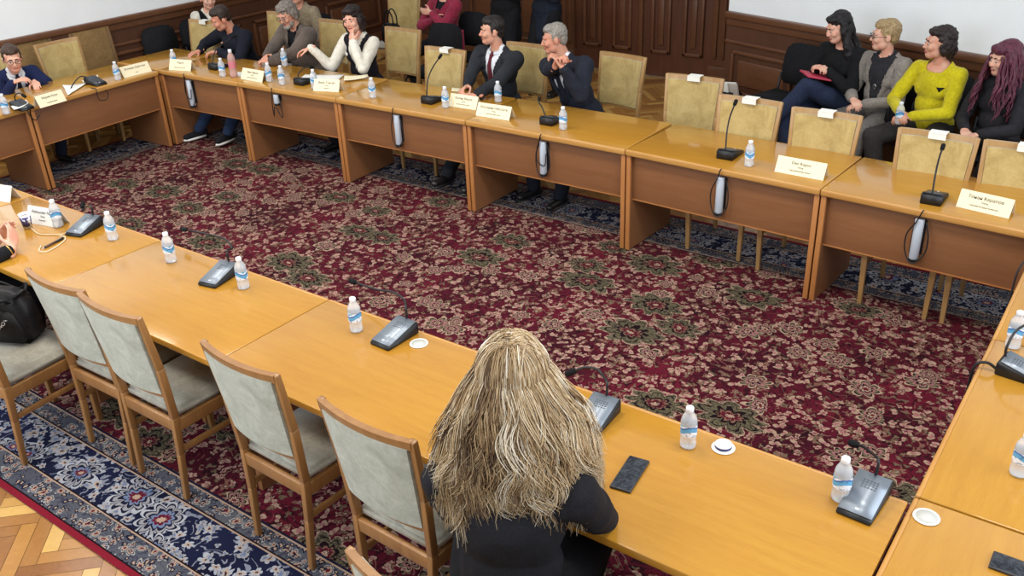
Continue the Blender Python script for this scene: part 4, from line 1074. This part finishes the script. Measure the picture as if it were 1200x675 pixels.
            FF.append((np.stack([i+j, i+k, i+n+k, i+n+j], -1)+base).reshape(-1, 4)); SS.append(np.full((m_-1)*n, sh)); base += m_*n
        V, Fc, S = np.concatenate(VV), np.concatenate(FF), np.concatenate(SS); me = bpy.data.meshes.new(name)
        me.vertices.add(len(V)); me.vertices.foreach_set('co', V.ravel()); me.loops.add(Fc.size); me.loops.foreach_set('vertex_index', Fc.ravel().astype(np.int32))
        me.polygons.add(len(Fc)); me.polygons.foreach_set('loop_start', np.arange(0, Fc.size, 4, dtype=np.int32)); me.polygons.foreach_set('use_smooth', np.ones(len(Fc), bool))
        me.attributes.new('shade', 'FLOAT', 'FACE').data.foreach_set('value', S.astype(np.float32)); me.update(calc_edges=True); me.validate()
        me.materials.append(mat); return link(name, me, s.t)
_sk = {}
def NTskin(c):
    if c in _sk: return _sk[c]
    t = NT('skin %d %d %d' % c); v = t.coord(); n = t.noise(v, 18, 3)[0]; a = srgb(*c); b = srgb(min(255, c[0]+2), int(c[1]*.9), int(c[2]*.88))
    t.P(col=t.ramp(n, [(.35, b), (.65, a)]), rough=.5); t.b.inputs['Subsurface Weight'].default_value = .08; t.b.inputs['Subsurface Radius'].default_value = (.01, .004, .002)
    _sk[c] = t.m; return t.m
def hairmat(name, a, b, f=60):
    if name in _mc: return _mc[name]
    t = NT(name); v = t.coord(); n = t.noise(t.mapping(v, (1, 1, .35)), f*2, 4, .65, .5)[0]
    t.P(col=t.ramp(n, [(.36, srgb(*b)), (.64, srgb(*a))]), rough=.5, spec=.35); t.bump(n, .5, .006); _mc[name] = t.m; return t.m
SHORT = [(0, -.03, .045, .081, .090, .083), (0, .012, .083, .064, .064, .042), (0, -.062, -.005, .068, .048, .065), (.064, -.012, .030, .017, .036, .036), (-.064, -.012, .030, .017, .036, .036), (.073, .006, .004, .006, .010, .022), (-.073, .006, .004, .006, .010, .022)]
SH_W = cloth('white shirt', (236, 236, 238), (214, 216, 222), 60, .8, .1)
NAVY = cloth('navy suit cloth', (34, 38, 56), (24, 27, 42), 80, .85, .2)
CHAR = cloth('charcoal suit cloth', (46, 48, 54), (33, 35, 40), 80, .85, .2)
DNAVY = cloth('dark navy suit', (38, 42, 54), (26, 29, 40), 80, .85, .2)
BLACKC = cloth('black cloth', (26, 26, 30), (16, 16, 19), 60, .9, .2)
JEANS = cloth('denim', (56, 74, 108), (38, 52, 80), 90, .9, .2)
M_SHOE = plain('black shoe leather', (24, 23, 24), .4)
WS = plain('white sole', (226, 224, 218), .6)
SKA, SKB, SKC, SKD = (206, 150, 124), (214, 164, 138), (222, 176, 152), (196, 142, 116)
TZ = TT

# 1 --- man in the navy sweater, leaning on the corner table
F = Fig('man in a dark navy sweater leaning on the table, looking down to his right', (-7.87, 6.10, 0), PI, k=1.0, lean=.37, twist=-.04, side=.0, head=(-.45, .45, -.18), hands={'R': (-8.16, 5.72, TZ+.035, 1), 'L': (-7.86, 5.74, TZ+.055, 1)},
        hand_pose={'R': ((.1, 1, -.1), (0, 0, -1), .5), 'L': ((.7, .7, 0), (0, 0, -1), .6)}, poles={'R': (1, -.3, -.3), 'L': (-1, -.3, -.3)}, feet={'R': (.03, .78, .095), 'L': (-.40, .76, .095)}, skin=SKA)
F.body(); F.brows((50, 36, 28)); F.hair(hairmat('dark brown short hair', (62, 46, 38), (36, 26, 22)), [(x, y, z, a*.97, b*.97, c*.97) for x, y, z, a, b, c in SHORT], amp=.003)
F.garment('sweater', cloth('navy sweater', (30, 32, 44), (20, 22, 32), 90, .95, .3), .020, .95, skirt=.05, neck_r=.066); F.collar(cloth('navy sweater', (30, 32, 44)), .064, .02)
F.trousers(JEANS); F.shoes(cloth('dark canvas', (32, 32, 38)), WS)
m = MB(); m.tube([F.wr[-1]+V3((.032*math.cos(q*PI/8), 0, .026*math.sin(q*PI/8))) for q in range(17)], .006, 6, False); m.build('wristwatch', M_CHROME, F.t)
# 2 --- man in the grey jacket
F = Fig('grey haired man with glasses in a grey brown jacket, looking down at his hands', (-7.22, 6.34, 0), PI, lean=.26, twist=-.12, head=(.12, .38, .1), hands={'R': (-7.17, 5.73, TZ+.05, 1), 'L': (-7.05, 5.71, TZ+.05, 1)},
        hand_pose={'R': ((-.5, .8, .1), (-.6, 0, -.7), .9), 'L': ((.8, .5, .1), (.4, 0, -.9), .9)}, poles={'R': (1, -.4, -.5), 'L': (-1, -.4, -.5)}, skin=SKB, k=1.02, feet={'R': (.12, .55, .095), 'L': (-.2, .7, .095)})
F.body(); F.brows((120, 112, 104)); F.hair(hairmat('grey curly hair', (150, 140, 130), (92, 82, 76)), [(0, -.03, .05, .092, .098, .085), (0, .02, .082, .075, .06, .042), (0, -.07, -.02, .085, .055, .085), (.078, -.03, -.0, .024, .042, .06), (-.078, -.03, -.0, .024, .042, .06)], amp=.014, f=30)
F.hair(hairmat('grey beard', (170, 160, 150), (120, 110, 102)), [(0, .065, -.094, .042, .032, .028), (.045, .03, -.07, .018, .03, .032), (-.045, .03, -.07, .018, .03, .032), (0, .092, -.040, .026, .01, .007)], .005, .004, 50, 'beard')
F.glasses(plain('dark frame', (46, 40, 38), .4)); F.garment('shirt', BLACKC, .006, None, neck_r=.06); gj = cloth('grey brown tweed', (112, 98, 88), (80, 70, 64), 70)
F.garment('jacket', gj, .03, .95, vopen=(.05, .085), neck_r=.082, neck_z=.42, skirt=.08, fat=.02, open_low=.1); jm = F.last
for i in (1, -1): F.patch('lapel', jm, [(z, i*a, i*b) for z, a, b in [(.455, .066, .09), (.40, .068, .12), (.34, .066, .125), (.25, .05, .09), (.12, .02, .045)]], gj, .004, .006)
F.trousers(BLACKC); F.shoes(M_SHOE)
# 3 --- woman in the white blouse and black vest
F = Fig('dark haired woman in a white blouse and black vest, gesturing with one hand', (-6.30, 6.22, 0), PI, sex='f', lean=.14, twist=.02, head=(.30, .06, .12), hands={'R': (-6.62, 5.84, .955, 1), 'L': (-6.20, 5.98, 1.02, 1)},
        hand_pose={'R': ((.75, .45, -.25), (.1, .2, -1), .45), 'L': ((.55, -.45, .7), (.2, -1, .1), .55)}, poles={'R': (-.1, .3, -1), 'L': (-.5, .6, -1)}, skin=SKC, k=1.03)
F.body(); F.brows((40, 28, 24))
dk = hairmat('dark brown bob', (46, 32, 28), (24, 17, 16))
F.hair(dk, [(0, -.03, .048, .090, .098, .086), (0, .035, .085, .070, .05, .035), (0, -.075, -.04, .090, .058, .11), (.078, -.015, -.03, .026, .05, .095), (-.078, -.015, -.03, .026, .05, .095)], amp=.010, f=26)
bl = cloth('white blouse', (234, 228, 214), (206, 198, 182), 30, .8, .2)
F.garment('blouse', bl, .012, .97, neck_r=.058, sl_off=.022, wr=.010, vopen=(.36, .03)); F.garment('vest', cloth('black vest', (32, 26, 34), (20, 16, 22)), .020, None, vopen=(.17, .085), neck_r=.092, neck_z=.40); vm = F.last
F.patch('brooch', vm, [(.33, .075, .10), (.315, .07, .105), (.30, .08, .095)], M_WHITE, .004, .004)
F.patch('pendant', vm, [(.40, -.012, .012), (.37, -.008, .012), (.33, -.004, .01)], plain('amber', (150, 70, 60), .3), .006, .004)
F.trousers(BLACKC); F.shoes(M_SHOE)
# 4 --- man with the red tie
F = Fig('dark haired man in a dark suit and dark red tie, turned in profile', (-4.74, 6.30, 0), PI, lean=.12, twist=-.14, head=(-.72, .02, .0), hands={'R': (-4.70, 5.74, TZ+.06, 1), 'L': (-4.56, 5.70, TZ+.045, 1)},
        hand_pose={'R': ((-.1, 1, -.05), (-.5, 0, -.85), .75), 'L': ((.85, .5, .0), (.1, 0, -1), .6)}, poles={'R': (1, -.5, -.4), 'L': (-1, -.5, -.4)}, skin=SKB, k=1.05, feet={'R': (-.02, 1.02, .095), 'L': (-.30, .98, .095)}, knees={'R': (.1, .6, 1), 'L': (-.1, .6, 1)})
F.body(); F.brows((36, 26, 22)); F.hair(hairmat('near black hair', (40, 32, 30), (20, 16, 16)), SHORT, amp=.005)
F.hair(hairmat('near black hair', (40, 32, 30), (20, 16, 16)), [(0, .097, -.042, .026, .009, .007)], .004, .002, 60, 'moustache')
F.suit(CHAR, SH_W, cloth('dark red tie', (104, 28, 42), (76, 18, 30), 60)); F.trousers(CHAR); F.shoes(M_SHOE)
# 5 --- grey haired man with folded hands
F = Fig('grey haired man in a dark navy suit, hands clasped before his chin', (-3.95, 6.36, 0), PI-.12, lean=.30, side=.2, twist=-.1, head=(-.75, .16, .06), hands={'R': (-3.905, 5.87, 1.075, 1), 'L': (-3.83, 5.86, 1.075, 1)},
        hand_pose={'R': ((-.55, .1, .75), (-.8, .2, -.3), .95), 'L': ((.55, .1, .75), (.8, .2, -.3), .95)}, poles={'R': (.5, .2, -1), 'L': (-.5, .2, -1)}, skin=SKA, k=1.1, feet={'R': (.05, .60, .095), 'L': (-.25, .62, .095)})
F.body(); F.brows((130, 120, 112)); F.hair(hairmat('silver hair', (166, 160, 150), (112, 104, 96)), SHORT, amp=.005)
F.suit(DNAVY, SH_W, cloth('navy tie', (34, 34, 50)), pocket=False); F.trousers(DNAVY); F.shoes(M_SHOE)
w = F.wr[-1]; ax = (F.wr[-1]-F.el[-1]).normalized(); u = ax.orthogonal().normalized(); v = ax.cross(u)
m = MB(); m.tube([w-ax*.012+(u*math.cos(q*PI/8)+v*math.sin(q*PI/8))*.034 for q in range(17)], .007, 6, False); m.build('wristwatch', M_BLACK, F.t)
# 6 --- man in the navy suit at the left row
F = Fig('man with dark glasses in a navy suit at the left row, one hand raised', (-8.93, 4.11, 0), -PI/2, pz=.53, lean=.58, twist=-.1, head=(-.35, .22, .0), hands={'R': (-8.42, 3.92, .86, 1), 'L': (-8.5, 4.15, TZ+.04, 1)},
        hand_pose={'R': ((-.6, .6, .25), (0, -.3, -1), .6), 'L': ((.4, 1, 0), (0, 0, -1), .4)}, poles={'R': (.6, .2, -1), 'L': (-1, -.3, -.6)}, skin=SKC, k=.94)
F.body(); F.brows((50, 38, 30)); F.hair(hairmat('brown hair', (84, 62, 50), (50, 36, 30)), SHORT, amp=.005); F.glasses(M_BLACK, .024, .75)
F.suit(cloth('bright navy suit', (26, 36, 74), (18, 26, 56), 80), SH_W, cloth('navy tie', (34, 34, 50)), pocket=False); F.trousers(NAVY); F.shoes(M_SHOE)
# 7 --- person at the left edge of the near row
F = Fig('person in black at the left frame edge, hands together above the table', (-5.30, 1.72, 0), .06, lean=.15, head=(.1, .1, 0), hands={'R': (*at(14, 292, .80), 1), 'L': (*at(-4, 284, .80), 1)},
        hand_pose={'R': ((-.5, .6, .7), (-.9, 0, 0), .3), 'L': ((.3, .6, .7), (.9, 0, 0), .3)}, skin=SKC, sex='f')
F.body(); F.hair(dk, SHORT, amp=.006); F.garment('sweater', BLACKC, .02, .9, skirt=.06); F.trousers(BLACKC); F.shoes(M_SHOE)
w = F.wr[1]; ax = (F.wr[1]-F.el[1]).normalized(); u = ax.orthogonal().normalized(); v = ax.cross(u)
m = MB(); m.tube([w-ax*.02+(u*math.cos(q*PI/8)+v*math.sin(q*PI/8))*.031 for q in range(17)], .006, 6, False); m.build('wristwatch', M_GOLD, F.t)
c = copy_tree(chair0); place(c, (-5.30, 1.66, Z0), .06, 'pale oak chair under the person at the left frame edge', 'oak chairs along the near row', 'chair')

# --- the four women along the right wall
def lady(i, label, **kw):
    p = LADY[i]; q = V3((p.x, p.y, 0))+V3((WN.x, WN.y, 0))*.02+V3((WD.x, WD.y, 0))*(.13, .08, .07, .10)[i-1]
    return Fig(label, (q.x, q.y, 0), WRZ, sex='f', **kw)
F = lady(1, 'woman with long black hair in a black hoodie and jeans, legs crossed', lean=.05, head=(-.35, .30, .1), k=1.03, skin=SKC, hands={'R': (.07, .24, .88), 'L': (-.04, .25, .88)}, hand_pose={'R': ((-.8, .4, .3), (0, -.2, -1), .9), 'L': ((.8, .4, .3), (0, -.2, -1), .9)},
         feet={'R': (.12, .40, .095), 'L': (.24, .58, .43)}, knees={'L': (-.1, .7, 1.6)})
F.body(.006); F.brows((30, 22, 20)); bk = hairmat('long black hair', (34, 28, 30), (14, 12, 14))
F.hair(bk, [(0, -.03, .05, .088, .096, .084), (0, .03, .085, .066, .05, .032), (0, -.075, -.05, .085, .055, .13), (.078, -.01, -.06, .024, .045, .13), (-.078, -.01, -.06, .024, .045, .13), (.095, .0, -.2, .035, .05, .13), (-.095, .0, -.2, .035, .05, .13), (0, -.09, -.2, .1, .05, .14)], amp=.008, f=22)
F.garment('hoodie', cloth('black hoodie', (24, 24, 27), (14, 14, 16)), .022, .95, skirt=.05); F.trousers(cloth('dark denim', (48, 58, 84), (32, 40, 62), 90)); F.shoes(plain('white sneaker', (228, 222, 206), .6), WS)
m = MB(); m.bar((-.02, .17, .80), (.10, .36, .85), .21, .014, bev=.003); fo = m.build('folder', plain('pink folder', (190, 60, 84), .5)); fo.matrix_world = F.t.matrix_basis.copy() if False else (Matrix.Translation(F.t.location) @ Matrix.Rotation(F.t.rotation_euler.z, 4, 'Z')); tag(fo, 'pink folder lying on the lap of the woman in the black hoodie', 'folder')
F = lady(2, 'short haired woman with glasses in a grey blazer over a dark top', lean=.04, head=(-.75, .05, .0), skin=SKC, hands={'R': (.06, .30, .72), 'L': (-.05, .31, .70)}, hand_pose={'R': ((-.8, .6, -.1), (0, -.2, -1), .7), 'L': ((.8, .6, -.2), (0, -.2, -1), .7)}, feet={'R': (.16, .46, .095), 'L': (-.02, .52, .095)})
F.body(.006); F.brows((120, 96, 76)); F.hair(hairmat('ash blonde short hair', (186, 160, 116), (128, 104, 72)), [(x, y, z, a*1.06, b*1.05, c*1.05) for x, y, z, a, b, c in SHORT], amp=.006); F.glasses(M_BLACK, .022, .8)
F.garment('top', cloth('dark grey top', (50, 50, 54), (36, 36, 40)), .008, None, neck_r=.055, neck_z=.47); tm = F.last
bz = cloth('grey blazer', (146, 138, 130), (110, 102, 96), 70); F.garment('blazer', bz, .024, .93, vopen=(-.02, .10), neck_r=.085, neck_z=.42, skirt=.08, open_low=.1); jm = F.last
for i in (1, -1): F.patch('lapel', jm, [(z, i*a, i*b) for z, a, b in [(.45, .07, .095), (.39, .075, .125), (.33, .072, .125), (.22, .05, .09), (.08, .02, .045)]], bz, .004, .006)
F.patch('pendant', tm, [(.255, -.006, .006), (.245, -.016, .016), (.23, -.018, .018), (.215, -.014, .014), (.205, -.005, .005)], M_STEEL, .012, .006)
F.trousers(cloth('grey wool trousers', (120, 116, 112), (92, 88, 86)), .022, flare=.04); F.shoes(M_SHOE)
t = empty('handbag', (0, 0, 0), 0, 'black shoulder bag beside the woman in the grey blazer', 'bag'); t.matrix_world = Matrix.Translation(F.t.location) @ Matrix.Rotation(WRZ, 4, 'Z') @ Matrix.Translation((-.205, .10, .50))
m = MB(); m.prism([(-.1, 0), (.1, 0), (.13, .08), (.11, .2), (.05, .25), (-.05, .25), (-.11, .2), (-.13, .08)], .05, Matrix(((0, 0, 1, -.025), (1, 0, 0, 0), (0, 1, 0, 0), (0, 0, 0, 1))), .02); m.build('bag_body', leather, t)
m = MB(); m.tube(arc([(0, -.07, .2), (0, -.06, .3), (0, .0, .36), (0, .06, .3), (0, .07, .2)]), .006, 7); m.build('bag_handle', leather, t); m = MB(); m.box((-.032, -.03, .12), (-.024, .03, .15), .003); m.build('clasp', M_STEEL, t)
F = lady(3, 'woman in a bright yellow sweater with short dark hair', lean=.05, head=(-.70, .02, .0), k=1.02, skin=SKB, hands={'R': (.07, .33, .72), 'L': (-.02, .33, .70)}, hand_pose={'R': ((-.6, .7, -.1), (-.3, -.1, -1), .8), 'L': ((.7, .7, -.1), (.2, -.2, -1), .8)}, poles={'R': (1, -.3, -.6), 'L': (-1, -.3, -.6)})
F.body(.006); F.brows((40, 30, 26)); F.hair(hairmat('near black brown bob', (52, 38, 36), (26, 19, 19)), [(0, -.035, .048, .088, .096, .086), (0, .025, .085, .066, .055, .034), (0, -.08, -.03, .080, .055, .095), (.074, -.03, -.015, .024, .045, .075), (-.074, -.03, -.015, .024, .045, .075)], amp=.008)
F.garment('sweater', cloth('yellow knit', (214, 200, 30), (184, 168, 16), 55, .9, .3), .018, .96, skirt=.07, neck_r=.085, neck_z=.42); ym = F.last
F.patch('bird_emblem', ym, [(.325, -.115, -.065), (.315, -.11, -.07), (.305, -.10, -.08), (.295, -.095, -.085)], BLACKC, .003, .002)
F.trousers(cloth('dark grey trousers', (58, 54, 54), (42, 40, 40))); F.shoes(M_SHOE)
hb = copy_tree(bot0); hb.matrix_world = Matrix.Translation(F.t.location) @ Matrix.Rotation(WRZ, 4, 'Z') @ Matrix.Translation((.028, .395, .645)); tag(hb, 'small water bottle held in the hands of the woman in yellow', 'bottle'); hb['group'] = ''
del hb['group']
F = lady(4, 'woman with long wavy purple hair in dark clothes at the right frame edge', lean=.05, head=(-.45, .12, .0), k=.98, skin=SKC, hands={'R': (.07, .32, .70), 'L': (-.05, .34, .69)}, hand_pose={'R': ((-.6, .8, -.1), (0, 0, -1), .5), 'L': ((.6, .8, -.1), (0, 0, -1), .5)})
F.body(.006); F.brows((70, 40, 46)); pu = hairmat('purple wavy hair', (112, 54, 72), (66, 28, 44), 40)
F.hair(pu, [(0, -.03, .05, .090, .097, .086), (0, .04, .075, .070, .048, .04), (0, -.075, -.05, .09, .06, .13), (.08, -.01, -.05, .026, .045, .12), (-.08, -.01, -.05, .026, .045, .12)], amp=.008, f=22)
lp = []; rnd = random.Random(5)
for q in range(110):
    a = rnd.uniform(-2.5, 2.5); x, y = math.sin(a), -math.cos(a); p0 = F.hp(x*.085, y*.09-.01, .03+rnd.uniform(-.04, .03)); L = rnd.uniform(.28, .42); ph = rnd.uniform(0, 6); pts = []
    for j in range(14):
        f_ = j/13; d = f_*L; pts.append(p0+V3((x*.06*f_**.6+.014*math.sin(ph+d*40)*f_, y*.05*f_+.014*math.cos(ph+d*38)*f_+(.05*f_ if y > -.2 else 0), -d)))
    lp.append(pts)
F.locks(pu, lp, .009, 'hair_locks', seed=3)
F.garment('blouse', cloth('dark charcoal blouse', (44, 42, 46), (30, 29, 33), 30, .85), .018, .95, skirt=.08, vopen=(.38, .03)); F.trousers(BLACKC); F.shoes(M_SHOE)

# --- people standing and sitting behind the far row, cut off by the top of the frame
F = Fig('person in white sleeves and a black vest sitting behind the navy sweater man', (-8.98, 6.50, 0), -PI/2-.25, sex='f', lean=.06, head=(-.1, .2, 0), skin=SKC, hands={'R': (.02, .26, .74), 'L': (-.06, .24, .72)}, k=.96)
F.body(.007); F.hair(dk, SHORT, amp=.006); F.garment('blouse', bl, .014, .95, sl_off=.024, wr=.01); F.garment('vest', BLACKC, .022, None, vopen=(.2, .08), neck_r=.09, neck_z=.40); F.trousers(JEANS); F.shoes(M_SHOE)
F = Fig('person in a beige coat sitting behind the man in the grey jacket', (-8.03, 7.02, 0), PI+.3, sex='f', lean=.02, skin=SKB, hands={'R': (.14, .30, .70), 'L': (-.12, .30, .70)}, poles={'R': (1, -.4, -.6), 'L': (-1, -.4, -.6)})
F.body(.007); F.hair(dk, SHORT, amp=.006); F.garment('coat', cloth('beige coat', (150, 134, 110), (116, 102, 82)), .03, .95, skirt=.10); F.trousers(cloth('dark brown trousers', (58, 44, 38))); F.shoes(M_SHOE)
F = Fig('person in a raspberry red cardigan with folded arms', (-6.75, 7.98, 0), PI-.1, sex='f', lean=.02, skin=SKC, k=1.04, hands={'R': (-.02, .20, .86), 'L': (.02, .215, .93)}, hand_pose={'R': ((-1, .1, -.1), (0, -1, 0), .3), 'L': ((1, .2, .05), (0, -1, 0), .3)}, poles={'R': (1, .1, -.6), 'L': (-1, .1, -.6)})
rc = cloth('raspberry cardigan', (158, 44, 70), (118, 28, 50), 40); F.body(.007); F.hair(dk, SHORT, amp=.006); F.garment('top', BLACKC, .008, None); F.garment('cardigan', rc, .026, .85, vopen=(.22, .07), neck_r=.08, neck_z=.42, skirt=.06); cm_ = F.last
m = MB(); m.tube(arc([F.tp(-.2, .02, .16), F.tp(-.24, .06, -.02), F.tp(-.24, .08, -.18), F.tp(-.23, .08, -.28)]), [.05]*18+[.03], 12, True, 0, .5); m.build('scarf', rc, F.t); F.trousers(BLACKC); F.shoes(M_SHOE)
for (x, y, r, lab, c) in ((-6.20, 8.35, PI+.1, 'person in a long black coat standing behind the red tie man', (26, 25, 28)), (-5.72, 8.45, PI-.1, 'person in dark blue clothes standing before the doors, behind the grey haired man', (34, 40, 54))):
    F = Fig(lab, (x, y, 0), r, sit=False, k=1., skin=SKB, hands={'R': (.08, .22, 1.28), 'L': (-.06, .22, 1.24)}); F.body(.008); F.hair(dk, SHORT, amp=.006)
    F.garment('coat', cloth('coat %d' % c[2], c, tuple(int(q*.7) for q in c)), .026, .95, skirt=.28); F.trousers(BLACKC); F.shoes(M_SHOE)

# --- the blonde woman in the foreground
F = Fig('woman with long wavy blonde hair in a black jacket, seen from behind', (-1.312, 1.665, 0), .42, sex='f', pz=.55, lean=.16, headshift=(.002, .05, .083), head=(.12, .04, .0), k=1.13, skin=SKC, hands={'R': (.10, .46, .84), 'L': (-.08, .46, .84)}, poles={'R': (.8, -.3, -1.2), 'L': (-.8, -.3, -1.2)}, hand_pose={'R': ((-.7, .7, .3), (-.4, 0, -.9), .7), 'L': ((.7, .7, .3), (.4, 0, -.9), .7)})
F.body(); F.brows((120, 96, 70)); bj = cloth('black wool jacket', (30, 30, 36), (19, 19, 24), 120, .9, .3)
F.garment('jacket', bj, .028, .92, skirt=.12, neck_r=.075, vopen=(.1, .06), wr=.010, voxel=.008); F.garment('top', SH_W, .008, None); F.collar(bj, .075, .035)
F.trousers(BLACKC); F.shoes(M_SHOE)
def blonde_mat():
    t = NT('blonde hair'); a = t.node('ShaderNodeAttribute', attribute_name='shade').outputs['Fac']; v = t.coord(); n = t.noise(t.mapping(v, (1, 1, .3)), 90, 3)[0]
    f = t.math('ADD', t.math('MULTIPLY', a, .8), t.math('MULTIPLY', n, .2))
    t.P(col=t.ramp(f, [(.10, srgb(78, 56, 40)), (.30, srgb(130, 102, 72)), (.50, srgb(184, 155, 114)), (.72, srgb(206, 186, 154)), (.95, srgb(232, 222, 204))]), rough=.42, spec=.4); return t.m
BM = blonde_mat()
def blonde():
    rnd = random.Random(11); paths = []; n = 30
    def path(a, layer, L, px, py, ph, fr, amp, ox=0., oz=0., spread=1.):
        x, y = math.sin(a), -math.cos(a); pts = []
        for j in range(n):
            s_ = j/(n-1); d = s_*L; rr = math.sin(min(d/.105, 1.62))
            ex, ey, ez = .090+.014*layer, .106+.014*layer, .098+.012*layer
            if d < .17:
                w = F.hp(px*(1-rr)+x*ex*rr, py*(1-rr)+y*ey*rr-.012*rr, .028+ez*math.cos(min(d/.105, 1.62))); last = w
            else:
                g = (d-.17)/(L-.17); grow = g**.8*(.78+.35*layer)
                w = last+Rz(.2) @ V3((x*.152, y*.085-.02, 0))*grow*spread+V3((0, 0, -(d-.17)*.95))
            wv = amp*min(1, max(0, s_-.25)*1.5)
            w = w+V3((math.cos(a)*math.sin(ph+d*fr)*wv*1.3+ox, math.sin(a)*math.sin(ph+d*fr)*wv+wv*.7*math.cos(ph*1.7+d*fr)+ox*.5, wv*.35*math.sin(ph+d*fr*1.3)+oz))
            pts.append(w)
        return pts
    for c in range(260):
        a = rnd.uniform(-2.5, 2.5); layer = rnd.random(); L = rnd.uniform(.47, .62)*(1+.10*(.6 < abs(a) < 1.7)-.06*(abs(a) > 1.7)); ph = rnd.uniform(0, 6.28); fr = rnd.uniform(24, 42); amp = rnd.uniform(.012, .026)*(1+.25*(abs(a) > 1.1))
        sgn = 1 if a >= 0 else -1; shade = rnd.gauss(.54, .25)
        for q in range(27):
            da = rnd.gauss(0, .07); P_ = path(a+da, min(1, max(0, layer+rnd.gauss(0, .12))), L*rnd.uniform(.86, 1.04), sgn*abs(rnd.gauss(0, .012)), rnd.uniform(-.06, .05), ph+rnd.gauss(0, .35), fr, amp*rnd.uniform(.8, 1.2), rnd.gauss(0, .004), rnd.gauss(0, .004))
            paths.append((P_, min(1, max(0, shade+rnd.gauss(0, .12)))))
    F.locks(BM, paths, .0018, 'hair', 3, 4)
    # the dense mass under the outer locks
    m = MB(); m.ell(F.hp(0, -.012, .030), (.088, .104, .094), F.H)
    p0, p1 = F.hp(0, -.06, -.02), F.hp(0, -.06, -.02)+V3((0, -.01, -.20)); m.cap(p0, p1, .086, .115, .75, (1, 0, 0)); m.cap(p1, p1+V3((0, -.02, -.20)), .115, .12, .55, (1, 0, 0))
    for i in (1, -1): m.cap(F.hp(i*.07, -.02, .0), F.hp(i*.10, -.02, -.22), .04, .06)
    me = remesh(m, .009, 2, .008, 24); me.materials.append(hairmat('blonde under hair', (150, 118, 76), (96, 72, 46))); link('under_hair', me, F.t)
    # slim band across the top of the head
    m = MB(); m.tube([F.hp(.107*math.cos(b), .040-.02*math.sin(b), .030+.1105*math.sin(b)) for b in [PI*j/20 for j in range(21)]], .0045, 8); m.build('hair_band', plain('pale band', (236, 230, 214), .3), F.t)
blonde()

# ------------------------------------------------------------------ light
W_ = bpy.data.worlds.new('daylight'); SC.world = W_; W_.use_nodes = True
bg = W_.node_tree.nodes['Background']; bg.inputs[0].default_value = (.86, .93, 1, 1); bg.inputs[1].default_value = .6
def area(name, loc, rot, sx, sy, power, col):
    l = bpy.data.lights.new(name, 'AREA'); l.shape = 'RECTANGLE'; l.size = sx; l.size_y = sy; l.energy = power; l.color = col
    o = bpy.data.objects.new(name, l); COL.objects.link(o); o.location = loc; o.rotation_euler = rot; return o
for x in (-7.6, -5.2, -2.8, -.4):
    area('ceiling_fill', (x, 3.1, 4.5), (0, 0, 0), .9, .9, 66, (1, .95, .87))  # unseen row added for overhead fill, kept out of the tabletop reflections
for x in (-6.0, -3.2, -.4):
    area('ceiling_fill', (x, .3, 4.5), (0, 0, 0), .9, .9, 50, (1, .95, .87))  # added fill on the camera side, unseen, placed where no tabletop mirrors it
area('window_and_fill', (-5.0, -1.6, 2.4), (PI/2, 0, 0), 6, 2.6, 190, (.80, .90, 1))
area('window_and_fill', (3.0, 3.2, 2.6), (PI/2, 0, PI/2), 4.5, 2.6, 190, (.86, .93, 1))  # added fill from the right for the left wall; no window known there
SC.view_settings.view_transform = 'Standard'; SC.view_settings.look = 'None'; SC.view_settings.gamma = 1; SC.view_settings.exposure = -0.12
SC.view_settings.use_curve_mapping = False
SC.cycles.use_denoising = True
SC.cycles.max_bounces = 6
